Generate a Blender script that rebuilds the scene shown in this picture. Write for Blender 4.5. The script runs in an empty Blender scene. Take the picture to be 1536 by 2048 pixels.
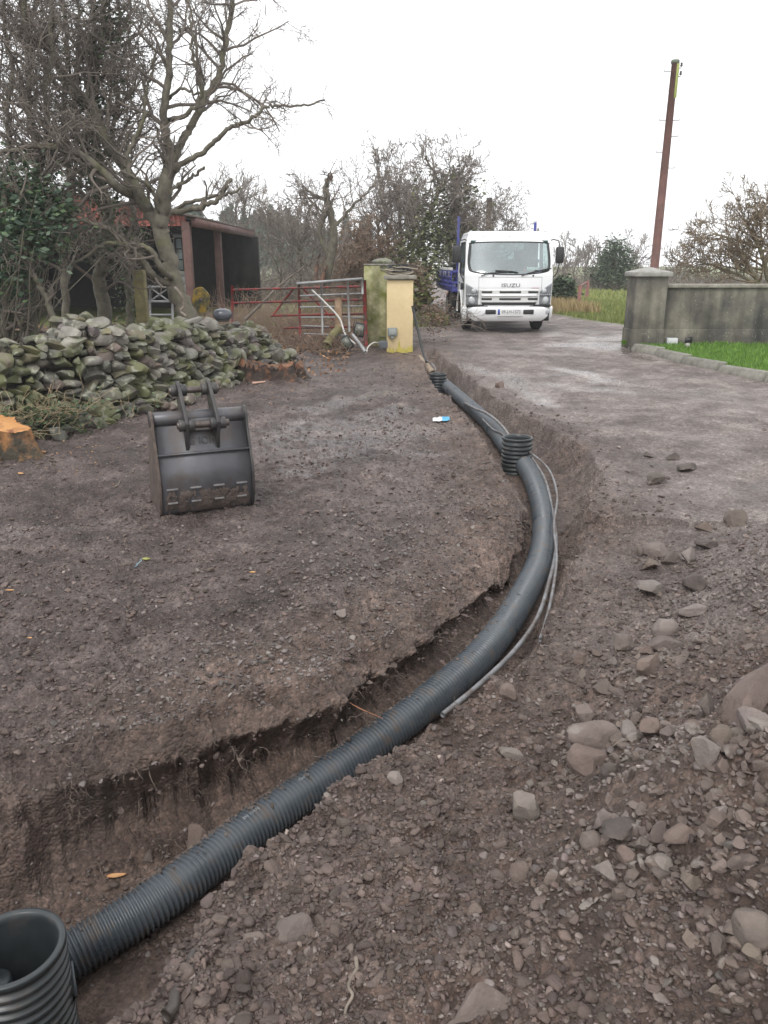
import bpy, math, random
import numpy as np
from mathutils import Matrix, Vector, Euler
R = math.radians
random.seed(7)
rng = np.random.default_rng(11)
S = bpy.context.scene
COL = S.collection
# ------------------------------------------------------------------ camera
F, PITCH, CAMZ = 1590.0, R(17.3), 1.6
cd = bpy.data.cameras.new('camera')
cam = bpy.data.objects.new('camera', cd); COL.objects.link(cam)
cam.location = (0, 0, CAMZ); cam.rotation_euler = (R(90) - PITCH, 0, 0)
cd.sensor_fit = 'VERTICAL'; cd.sensor_height = 36; cd.lens = F / 2048 * 36
cd.clip_start = .05; cd.clip_end = 2000
S.camera = cam
# ------------------------------------------------------------------ sky and sun (overcast)
W = bpy.data.worlds.new('World'); S.world = W; W.use_nodes = True
nt = W.node_tree; bg = nt.nodes['Background']
sky = nt.nodes.new('ShaderNodeTexSky'); sky.sky_type = 'NISHITA'; sky.sun_disc = False
sky.sun_elevation = R(38); sky.sun_rotation = R(200)
sky.air_density = 1.0; sky.dust_density = 6.0; sky.ozone_density = 1.0
hs = nt.nodes.new('ShaderNodeHueSaturation'); hs.inputs['Saturation'].default_value = .12
mx = nt.nodes.new('ShaderNodeMix'); mx.data_type = 'RGBA'; mx.inputs[0].default_value = .88
mx.inputs[7].default_value = (10.4, 10.5, 10.7, 1)
nt.links.new(sky.outputs[0], hs.inputs['Color']); nt.links.new(hs.outputs[0], mx.inputs[6])
nt.links.new(mx.outputs[2], bg.inputs[0]); bg.inputs[1].default_value = .1
sl = bpy.data.lights.new('sun', 'SUN'); sl.energy = .95; sl.angle = R(22); sl.color = (1, .97, .93)
so = bpy.data.objects.new('sun', sl); COL.objects.link(so)
so.rotation_euler = (R(38), 0, R(-20))
S.view_settings.view_transform = 'Standard'; S.view_settings.look = 'None'
S.view_settings.exposure = 0.68; S.view_settings.gamma = 1
S.cycles.use_denoising = True
S.cycles.max_bounces = 8; S.cycles.volume_bounces = 0; S.cycles.transparent_max_bounces = 12
S.cycles.diffuse_bounces = 3; S.cycles.glossy_bounces = 3
CP, SP = math.cos(PITCH), math.sin(PITCH)
# ------------------------------------------------------------------ helpers
def ray(px, py):
    v = (py - 1024) / F
    return np.array([(px - 768) / F, CP - v * SP, -(v * CP + SP)])
def atY(px, py, Y):
    d = ray(px, py); s = Y / d[1]
    return (d[0] * s, Y, CAMZ + d[2] * s)
def atZ(px, py, z):
    d = ray(px, py); s = (z - CAMZ) / d[2]
    return (d[0] * s, d[1] * s, z)
def mpp(px, py, Y):          # metres per photo pixel at that depth
    return Y / ray(px, py)[1] / F
def _hash(ix, iy, seed):
    h = (ix.astype(np.int64) * 374761393 + iy.astype(np.int64) * 668265263 + seed * 974634777) & 0xffffffff
    h = ((h ^ (h >> 13)) * 1274126177) & 0xffffffff
    return ((h ^ (h >> 16)) & 0xffff) / 65535.0
def vnoise(x, y, seed=0):
    x0 = np.floor(x); y0 = np.floor(y); fx = x - x0; fy = y - y0
    fx = fx * fx * (3 - 2 * fx); fy = fy * fy * (3 - 2 * fy)
    a = _hash(x0, y0, seed); b = _hash(x0 + 1, y0, seed); c = _hash(x0, y0 + 1, seed); d = _hash(x0 + 1, y0 + 1, seed)
    return (a + (b - a) * fx + (c - a) * fy + (a - b - c + d) * fx * fy) * 2 - 1
def fbm(x, y, oct=4, seed=0, gain=.5):
    s = 0; a = 1; t = 0
    for i in range(oct):
        s = s + a * vnoise(x + i * 17.3, y - i * 9.1, seed + i); t += a; a *= gain
        x, y = x * 1.9 + y * .37, y * 1.9 - x * .37
    return s / t
def worley(x, y, seed=0):
    x0 = np.floor(x); y0 = np.floor(y); best = np.full(x.shape, 9.)
    for i in (-1, 0, 1):
        for j in (-1, 0, 1):
            cx = x0 + i; cy = y0 + j
            px = cx + _hash(cx, cy, seed); py = cy + _hash(cx, cy, seed + 5)
            best = np.minimum(best, (px - x) ** 2 + (py - y) ** 2)
    return np.sqrt(best)
def sm(a, b, x):
    t = np.clip((x - a) / (b - a), 0, 1); return t * t * (3 - 2 * t)
class MB:
    def __init__(s): s.v = []; s.f = []; s.n = 0
    def add(s, v, f):
        v = np.asarray(v, float).reshape(-1, 3); s.v.append(v)
        if isinstance(f, np.ndarray): s.f.append(f + s.n)
        else:
            for k in f: s.f.append(np.array([k]) + s.n)
        s.n += len(v); return s
    def box(s, c, d, rz=0, rx=0, ry=0):
        v = np.array([[x, y, z] for x in (-.5, .5) for y in (-.5, .5) for z in (-.5, .5)]) * np.array(d)
        if rz or rx or ry: v = v @ np.array(Euler((rx, ry, rz)).to_matrix()).T
        return s.add(v + np.array(c), np.array([[0, 1, 3, 2], [4, 6, 7, 5], [0, 4, 5, 1], [2, 3, 7, 6], [0, 2, 6, 4], [1, 5, 7, 3]]))
    def tube(s, P, r, n=8, cap=True):
        P = np.asarray(P, float); m = len(P); r = np.broadcast_to(np.asarray(r, float), (m,))
        T = np.gradient(P, axis=0); T /= np.linalg.norm(T, axis=1)[:, None] + 1e-12
        ref = np.array([0, 0, 1.]) if abs(T[:, 2]).mean() < .8 else np.array([1., 0, 0])
        A = np.cross(T, ref); A /= np.linalg.norm(A, axis=1)[:, None] + 1e-12; B = np.cross(A, T)
        a = np.linspace(0, 2 * np.pi, n, endpoint=False)
        V = P[:, None] + r[:, None, None] * (A[:, None] * np.cos(a)[None, :, None] + B[:, None] * np.sin(a)[None, :, None])
        i = np.arange(m - 1)[:, None] * n; j = np.arange(n)[None]; k = (j + 1) % n
        q = np.stack([i + j, i + k, i + n + k, i + n + j], -1).reshape(-1, 4)
        b = s.n; s.add(V.reshape(-1, 3), q)
        if cap: s.f.append(np.array([list(range(n))[::1]]) + b); s.f.append(np.array([list(range(n))[::-1]]) + b + (m - 1) * n)
        return s
    def lathe(s, prof, c=(0, 0, 0), n=32, ax='z'):
        a = np.linspace(0, 2 * np.pi, n, endpoint=False); V = []
        for (r, h) in prof:
            q = [r * np.cos(a), r * np.sin(a), np.full(n, h)]
            q = {'z': q, 'x': [q[2], q[0], q[1]], 'y': [q[0], q[2], q[1]]}[ax]
            V.append(np.stack(q, -1))
        m = len(prof); V = np.concatenate(V) + np.array(c)
        i = np.arange(m - 1)[:, None] * n; j = np.arange(n)[None]; k = (j + 1) % n
        return s.add(V, np.stack([i + j, i + k, i + n + k, i + n + j], -1).reshape(-1, 4))
    def prism(s, poly, z0, z1, ax='z'):      # polygon extruded along an axis
        m = len(poly); V = []
        for h in (z0, z1):
            for (a, b) in poly: V.append({'z': (a, b, h), 'x': (h, a, b), 'y': (a, h, b)}[ax])
        f = [list(range(m))[::-1], [i + m for i in range(m)]] + [[i, (i + 1) % m, (i + 1) % m + m, i + m] for i in range(m)]
        return s.add(V, f)
    def grid(s, V):                          # V [m,n,3]
        m, n, _ = V.shape; i = np.arange(m - 1)[:, None] * n; j = np.arange(n - 1)[None]
        return s.add(V.reshape(-1, 3), np.stack([i + j, i + j + 1, i + n + j + 1, i + n + j], -1).reshape(-1, 4))
    def build(s, name, mat, parent=None, local=False, smooth=False, bevel=0, origin=None, attrs=None, sharp=0):
        V = np.concatenate(s.v)
        o = None
        if parent is not None and not local: off = np.array(parent['_loc'])
        elif parent is not None or local: off = np.zeros(3)
        else:
            off = np.array(origin) if origin is not None else np.array([V[:, 0].mean(), V[:, 1].mean(), V[:, 2].min()])
        me = bpy.data.meshes.new(name)
        me.vertices.add(len(V)); me.vertices.foreach_set('co', (V - off).astype(np.float32).ravel())
        tot = np.concatenate([np.full(len(f), f.shape[1]) for f in s.f]); idx = np.concatenate([f.ravel() for f in s.f])
        me.loops.add(len(idx)); me.loops.foreach_set('vertex_index', idx.astype(np.int32))
        me.polygons.add(len(tot)); me.polygons.foreach_set('loop_start', (np.cumsum(tot) - tot).astype(np.int32))
        me.polygons.foreach_set('loop_total', tot.astype(np.int32))
        if smooth: me.polygons.foreach_set('use_smooth', np.ones(len(tot), bool))
        me.update(calc_edges=True); me.validate(clean_customdata=False)
        if attrs:
            for k, a in attrs.items():
                at = me.color_attributes.new(k, 'FLOAT_COLOR', 'POINT')
                at.data.foreach_set('color', a.astype(np.float32).ravel())
        if sharp: me.set_sharp_from_angle(angle=sharp)
        me.materials.append(mat)
        o = bpy.data.objects.new(name, me); COL.objects.link(o)
        if parent is not None: o.parent = parent
        else: o.location = off
        if bevel:
            b = o.modifiers.new('bevel', 'BEVEL'); b.width = bevel; b.segments = 2; b.limit_method = 'ANGLE'; b.angle_limit = R(35)
        return o
def tag(o, label=None, cat=None, group=None, kind=None):
    if label: o['label'] = label
    if cat: o['category'] = cat
    if group: o['group'] = group
    if kind: o['kind'] = kind
    return o
def empty(name, loc, label=None, cat=None, group=None, rz=0):
    o = bpy.data.objects.new(name, None); COL.objects.link(o); o.location = loc; o.rotation_euler.z = rz
    o.empty_display_size = .1; o['_loc'] = tuple(float(c) for c in loc)
    return tag(o, label, cat, group)
# ------------------------------------------------------------------ materials
def pmat(name, c1, c2=None, scale=8, rough=.8, bump=0, bscale=None, metal=0, c3=None, s3=2, t3=.6, spec=None, r2=None, detail=6, bdist=.02, w3=.08):
    m = bpy.data.materials.new(name); m.use_nodes = True; t = m.node_tree; N = t.nodes; L = t.links; b = N['Principled BSDF']
    b.inputs['Roughness'].default_value = rough; b.inputs['Metallic'].default_value = metal
    if spec is not None: b.inputs['Specular IOR Level'].default_value = spec
    tc = N.new('ShaderNodeTexCoord')
    def noise(sc, det=detail):
        n = N.new('ShaderNodeTexNoise'); n.inputs['Scale'].default_value = sc; n.inputs['Detail'].default_value = det
        n.inputs['Roughness'].default_value = .62
        L.new(tc.outputs['Object'], n.inputs['Vector']); return n
    c2 = c2 or c1
    n = noise(scale); rp = N.new('ShaderNodeValToRGB'); L.new(n.outputs[0], rp.inputs[0])
    rp.color_ramp.elements[0].position = .34; rp.color_ramp.elements[1].position = .66
    rp.color_ramp.elements[0].color = (*c1, 1); rp.color_ramp.elements[1].color = (*c2, 1)
    out = rp.outputs[0]
    if c3:
        n3 = noise(s3, 5); q = N.new('ShaderNodeValToRGB'); L.new(n3.outputs[0], q.inputs[0])
        q.color_ramp.elements[0].position = t3 - w3; q.color_ramp.elements[1].position = t3 + w3
        q.color_ramp.elements[0].color = (0, 0, 0, 1); q.color_ramp.elements[1].color = (1, 1, 1, 1)
        k = N.new('ShaderNodeMix'); k.data_type = 'RGBA'; L.new(q.outputs[0], k.inputs[0]); L.new(out, k.inputs[6]); k.inputs[7].default_value = (*c3, 1)
        out = k.outputs[2]
    L.new(out, b.inputs['Base Color'])
    if r2 is not None:
        mr = N.new('ShaderNodeMapRange'); L.new(n.outputs[0], mr.inputs[0]); mr.inputs[1].default_value = .35; mr.inputs[2].default_value = .65
        mr.inputs[3].default_value = rough; mr.inputs[4].default_value = r2; L.new(mr.outputs[0], b.inputs['Roughness'])
    if bump:
        nb = noise(bscale or scale * 3, 8); bp = N.new('ShaderNodeBump'); bp.inputs['Strength'].default_value = bump; bp.inputs['Distance'].default_value = bdist
        L.new(nb.outputs[0], bp.inputs['Height']); L.new(bp.outputs[0], b.inputs['Normal'])
    return m
def rand_color(m, amt=.35, hue=None):   # vary by object
    t = m.node_tree; N = t.nodes; L = t.links; b = N['Principled BSDF']; src = b.inputs['Base Color'].links[0].from_socket
    oi = N.new('ShaderNodeObjectInfo'); mr = N.new('ShaderNodeMapRange'); L.new(oi.outputs['Random'], mr.inputs[0])
    mr.inputs[3].default_value = 1 - amt; mr.inputs[4].default_value = 1 + amt
    h = N.new('ShaderNodeHueSaturation'); L.new(src, h.inputs['Color']); L.new(mr.outputs[0], h.inputs['Value']); L.new(h.outputs[0], b.inputs['Base Color'])
    return m
# ------------------------------------------------------------------ terrain
def G0(y):   # general lie of the land along the view
    return np.interp(y, [0, 3, 5.5, 8, 11, 14.5, 18, 24, 60, 200], [-.25, -.25, -.21, -.13, -.02, .09, .16, .2, .25, .3])
def atG(px, py):
    z = -.2
    for _ in range(12): p = atZ(px, py, z); z = .5 * z + .5 * float(G0(p[1]))
    return p
PIPE_PX = [(150, 1905, -.84), (330, 1790, -.79), (500, 1660, -.76), (700, 1520, -.69), (860, 1400, -.58), (980, 1290, -.5), (1058, 1170, -.45), (1084, 1100, -.42), (1086, 1030, -.38), (1068, 965, -.34), (1046, 925, -.3)]
PIPE = np.array([atZ(*p) for p in PIPE_PX])
PIPE2_PX = [(1018, 900, -.27), (975, 845, -.24), (935, 808, -.2), (900, 778, -.16), (882, 762, -.14)]
PIPE2 = np.array([atZ(*p) for p in PIPE2_PX])
def dense(P, n=12):
    P = np.asarray(P, float); out = []
    for i in range(len(P) - 1):
        p0 = P[max(i - 1, 0)]; p1 = P[i]; p2 = P[i + 1]; p3 = P[min(i + 2, len(P) - 1)]
        for k in range(n):
            t = k / n; out.append(.5 * ((2 * p1) + (-p0 + p2) * t + (2 * p0 - 5 * p1 + 4 * p2 - p3) * t * t + (-p0 + 3 * p1 - 3 * p2 + p3) * t ** 3))
    out.append(P[-1]); return np.array(out)
CL = np.concatenate([[[-2.6, .9, -.9]], [[-1.6, 1.85, -.88]], PIPE, PIPE2, [[1.03, 12.6, -.1], [.78, 13.7, -.02], [.72, 14.6, .05]]])
LIP_L = [(-3.2, 1.9), (-2.2, 2.5), (-1.45, 2.95)] + [atG(*p)[:2] for p in [(120, 1440), (250, 1425), (380, 1405), (520, 1365), (700, 1290), (850, 1220), (950, 1160), (1020, 1100), (1042, 1040), (1042, 985), (1015, 935), (985, 890), (945, 850), (900, 800), (862, 762), (845, 735), (838, 712)]]
LIP_R = [(-1.9, .2), (-1.0, .9)] + [atG(*p)[:2] for p in [(330, 2048), (380, 1880), (460, 1765), (560, 1680), (700, 1585), (830, 1490), (960, 1410), (1090, 1300), (1130, 1200), (1150, 1100), (1180, 1015), (1205, 950), (1180, 905), (1120, 868), (1050, 835), (990, 795), (945, 765), (905, 735), (880, 712), (872, 698)]]
LIP_L = np.array(LIP_L); LIP_R = np.array(LIP_R)
def dseg(x, y, P):       # distance to a polyline and the index position along it
    best = np.full(x.shape, 1e9); par = np.zeros(x.shape)
    for i in range(len(P) - 1):
        a = P[i]; b = P[i + 1]; dx, dy = b[0] - a[0], b[1] - a[1]; L = dx * dx + dy * dy
        t = np.clip(((x - a[0]) * dx + (y - a[1]) * dy) / L, 0, 1)
        d = (x - a[0] - t * dx) ** 2 + (y - a[1] - t * dy) ** 2
        k = d < best; best = np.where(k, d, best); par = np.where(k, i + t, par)
    return np.sqrt(best), par
def inside(x, y, P):
    c = np.zeros(x.shape, bool); n = len(P)
    for i in range(n):
        x1, y1 = P[i]; x2, y2 = P[(i + 1) % n]
        if y1 == y2: continue
        k = ((y1 > y) != (y2 > y)) & (x < (x2 - x1) * (y - y1) / (y2 - y1) + x1); c ^= k
    return c
TPOLY = np.concatenate([LIP_L, LIP_R[::-1]])
def H(x, y, fine=True):
    x = np.asarray(x, float); y = np.asarray(y, float)
    g = G0(y)
    # spoil heap on the right, loose earth in the right foreground, track edge
    yc = np.clip(y, 1.9, 9)
    hp = sm(0, 1.7, x - (.72 + .55 * (yc - 3)) + .25 * fbm(x * 1.1, y * 1.1, 3, 13)) * sm(5.7, 4.3, y)
    g = g + .74 * hp + hp * (.10 * fbm(x * 1.7, y * 1.7, 4, 16) if fine else 0) + .12 * np.exp(-(((x - .75) / .7) ** 2 + ((y - 1.5) / .9) ** 2))
    g = g + .06 * np.exp(-((x + .1) / .35) ** 2 - ((y - 1.75) / .5) ** 2)
    g = g + .045 * fbm(x * .55, y * .55, 3, 3) * sm(60, 25, y) 
    near = sm(26, 12, y)
    tmask = sm(-.2, 1.2, x - np.interp(y, [0, 5, 8, 12, 20], [.4, 1.6, 1.7, 1.2, .4]))    # gravel track: smoother
    track = tmask * sm(4.5, 6, y)
    if fine:
        rough = (1 - .6 * track) * near
        g = g + rough * (.055 * fbm(x * 2.1, y * 2.1, 4, 21) + .040 * fbm(x * 8, y * 8, 4, 5, .65))
        w = worley(x * 14 + .6 * vnoise(x * 5, y * 5, 2), y * 14, 31)
        cl = sm(-.15, .45, fbm(x * 1.3, y * 1.3, 3, 44))
        g = g + rough * (.5 + .9 * cl) * .022 * (1 - np.minimum(w, 1)) ** 1.5 * sm(14, 6, y)
        w2 = worley(x * 38, y * 38, 37); g = g + rough *   .009 * (1 - np.minimum(w2, 1)) * sm(6, 3.5, y)
        # wheel ruts on the left
        rut = np.sin((x * .45 - y * .9) * 2.2 + 1.2 * fbm(x * .7, y * .7, 2, 8)); g = g + .045 * rut * sm(.9, -.5, x) * sm(9, 5, y) * sm(2.6, 4, y)
    # trench
    m = (y < 15.6) & (x > -4) & (x < 3.2)
    if m.any():
        xs = x[m]; ys = y[m]
        wob = (.07 + .06 * sm(4.5, 3, ys)) * fbm(xs * 2.8, ys * 2.8, 4, 55) + (.055 * fbm(xs * 11, ys * 11, 4, 57, .6) if fine else 0)
        ins = inside(xs, ys, TPOLY); dL, _ = dseg(xs, ys, LIP_L); dR, _ = dseg(xs, ys, LIP_R); _, t = dseg(xs, ys, CL[:, :2])
        fl = np.interp(t, np.arange(len(CL)), CL[:, 2]) - .10
        sg = np.where(ins, 1, -1)
        near_l = dL < dR
        a = np.where(ins, dL, np.where(near_l, -dL, dL)) + wob; b = np.where(ins, dR, np.where(near_l, dR, -dR)) + wob * .8
        a = a + .12 * sm(3.4, 4.5, ys) * sm(8.2, 7.0, ys)
        wl = np.interp(ys, [1.5, 3, 5, 8, 12], [.40, .36, .26, .16, .14]); wr = np.interp(ys, [1.5, 3, 5, 8, 12], [.3, .26, .24, .34, .2])
        ka = np.interp(a / wl, [0, .07, .45, .66, .95], [0, .10, .24, .86, 1]); kn = sm(9, 6, ys); ka = ka * kn + (sm(0, 1, a / wl) ** .6) * (1 - kn); k = np.minimum(ka, sm(0, .8, b / wr) ** .55)
        gm = g[m]; edge = .028 * np.exp(-(np.minimum(np.abs(a), np.abs(b)) / .07) ** 2)
        floor = fl + .03 * fbm(xs * 4, ys * 4, 4, 61)
        slump = -.10 * np.clip(1 + a / .34, 0, 1) * (dL < dR + .5) * sm(7, 5, ys) * (.6 + .8 * vnoise(xs * 1.3, ys * 1.3, 77))
        g = g.copy(); gm = gm + np.clip(slump, -.12, 0) * (1 - k); g[m] = gm + (np.minimum(floor, gm) - gm) * k + edge * (1 - k)
        # ledges and undercut clods on the walls
        g[m] += (.06 * fbm(xs * 5 + 3, ys * 5, 4, 71) + .045 * fbm(xs * 14, ys * 14, 4, 73, .65)) * 4 * k * (1 - k) * np.interp(ys, [3.6, 4.6], [1, .35])
    return g
def HH(x, y): return float(H(np.array([x]), np.array([y]))[0])
_ss = np.geomspace(1.0, 70, 2600)
def hit(px, py):     # where a photo pixel meets the terrain
    d = ray(px, py); X = d[0] * _ss; Y = d[1] * _ss; Z = CAMZ + d[2] * _ss
    k = Z < H(X, Y, True); i = int(np.argmax(k)) if k.any() else len(_ss) - 1
    return (float(X[i]), float(Y[i]), float(H(X[i:i + 1], Y[i:i + 1])[0]))
def inpoly_soft(x, y, P, w):
    ins = inside(x, y, P); d, _ = dseg(x, y, np.concatenate([P, P[:1]])); return np.clip(.5 + np.where(ins, d, -d) / w, 0, 1)
rr = np.concatenate([np.geomspace(2.6, 12, 760), np.geomspace(12.1, 500, 340)])
cc = np.unique(np.concatenate([np.linspace(-.5, .5, 1000), np.linspace(-1.7, -.5, 90), np.linspace(.5, 1.7, 90)]))
GX = cc[None] * rr[:, None]; GY = np.repeat((rr - 2.2)[:, None], len(cc), 1)
GZ = H(GX, GY)
GXu, GYu = GX.copy(), GY.copy()
# undercut the left bank: push the middle of the wall back under the lip
mu = (GY < 9) & (GY > 1.2) & (GX > -4) & (GX < 2); xs, ys = GX[mu], GY[mu]; best = np.full(xs.shape, 1e9); vx = np.zeros_like(xs); vy = np.zeros_like(xs)
for i in range(len(LIP_L) - 1):
    a = LIP_L[i]; b = LIP_L[i + 1]; d_ = b - a; t = np.clip(((xs - a[0]) * d_[0] + (ys - a[1]) * d_[1]) / (d_ ** 2).sum(), 0, 1); ex = a[0] + t * d_[0] - xs; ey = a[1] + t * d_[1] - ys; q2 = ex * ex + ey * ey; kk_ = q2 < best
    best = np.where(kk_, q2, best); vx = np.where(kk_, ex, vx); vy = np.where(kk_, ey, vy)
dd_ = np.sqrt(best) + 1e-6; vx /= dd_; vy /= dd_; ins_ = inside(xs, ys, TPOLY); _, t_ = dseg(xs, ys, CL[:, :2]); fl_ = np.interp(t_, np.arange(len(CL)), CL[:, 2]) - .1
kf = np.clip((G0(ys) - .06 - GZ[mu]) / (G0(ys) - .06 - fl_ + 1e-6), 0, 1); dR_, _ = dseg(xs, ys, LIP_R)
amt = np.interp(ys, [2, 4.5, 7, 9], [.20, .17, .10, .0]) * np.clip(.62 + 1.1 * fbm(xs * 1.9, ys * 1.9, 4, 88), .05, 1.2) * sm(-2.2, -.9, xs) * np.interp(kf, [0, .22, .40, .70, .97], [0, -.12, .45, 1.0, .0]) * ins_ * sm(.0, .12, dR_ - dd_ + .1)
GXu[mu] += vx * amt; GYu[mu] += vy * amt
# masks: R gravel track, G grass, B wet
ROADC = np.array([(16, 12.6), (10, 15.4), (6.2, 17.6), (4.6, 20.5), (3.4, 26), (2.8, 40), (3.0, 90)])
dro, _ = dseg(GX, GY, ROADC)
TRK = np.array([(1.35, 15.4), (1.15, 12), (1.6, 9.5), (2.3, 7.5), (2.0, 6.0), (1.5, 4.4), (1.0, 3.6), (1.5, 3.3), (6, 3.0), (14, 4), (14, 13.5), (9, 15.0), (6, 20.5), (4.4, 24), (1, 24), (0.2, 20), (.6, 16.5)])
nz = fbm(GX * 1.5, GY * 1.5, 4, 90)
mg = np.clip(inpoly_soft(GX + .3 * nz, GY + .3 * nz, TRK, 1.2), 0, 1)
mg = np.maximum(mg, sm(2.6, 2.2, dro + .1 * nz) * (GY > 14))
gr = sm(19.5, 21.5, GY + .8 * nz - np.where(GX > 0, 0, -1.0)) * (1 - mg)
VERGE = np.array([(5.0, 24), (5.6, 21.4), (6.0, 19.6), (6.9, 18.3), (14, 15), (60, 15), (60, 90), (5, 90)])
gr = np.maximum(gr, inpoly_soft(GX + .12 * nz, GY, VERGE, .35)); mg = mg * (1 - inpoly_soft(GX + .12 * nz, GY, VERGE, .35))
WPATCH = np.exp(-(((GX - 3.2) / 1.6) ** 2 + ((GY - 11.5 + .35 * (GX - 3)) / .8) ** 2)) + np.exp(-(((GX + .4) / 1.0) ** 2 + ((GY - 8.2) / 1.1) ** 2)) + .8 * np.exp(-(((GX - 5) / 3) ** 2 + ((GY - 16) / 1.5) ** 2)) + .5 * np.exp(-(((GX + 1.3) / .8) ** 2 + ((GY - 5.2) / .5) ** 2))
wet = np.clip(sm(-.15, .5, fbm(GX * .9, GY * 1.6, 4, 99) + .55 * WPATCH - .1), 0, 1)
wet = wet * np.clip(.40 + .9 * WPATCH, 0, 1)
streak = sm(.18, .34, fbm(GX * .7 + GY * .25, GY * 3.0 - GX * 1.2, 4, 123)) * np.clip(WPATCH, 0, 1)
wet = np.maximum(wet, streak)
for L_ in ([(1105, 735), (1180, 748), (1250, 768), (1420, 797)], [(930, 735), (1010, 755), (1090, 805)], [(540, 880), (640, 862), (720, 845), (800, 818)], [(590, 935), (680, 905), (760, 890), (840, 905)], [(620, 820), (700, 800), (760, 790)], [(0, 1075), (120, 1060), (260, 1040)], [(1120, 690), (1250, 700), (1300, 720)]):
    ds_, _ = dseg(GX, GY, np.array([atG(*p)[:2] for p in L_])); wet = np.maximum(wet, sm(.30, .08, ds_ + .22 * fbm(GX * 2.2, GY * 3.5, 4, 321)))
wet = np.maximum(wet, .38 * (1 - mg) * sm(-.3, .3, fbm(GX * .8, GY * .8, 4, 17)))
inT = np.zeros_like(GX); mm = (GY < 15.6) & (GX > -4) & (GX < 3.2)
base = G0(GY); inT[mm] = sm(.06, .3, (base - GZ)[mm]) * inside(GX[mm], GY[mm], TPOLY)
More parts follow.
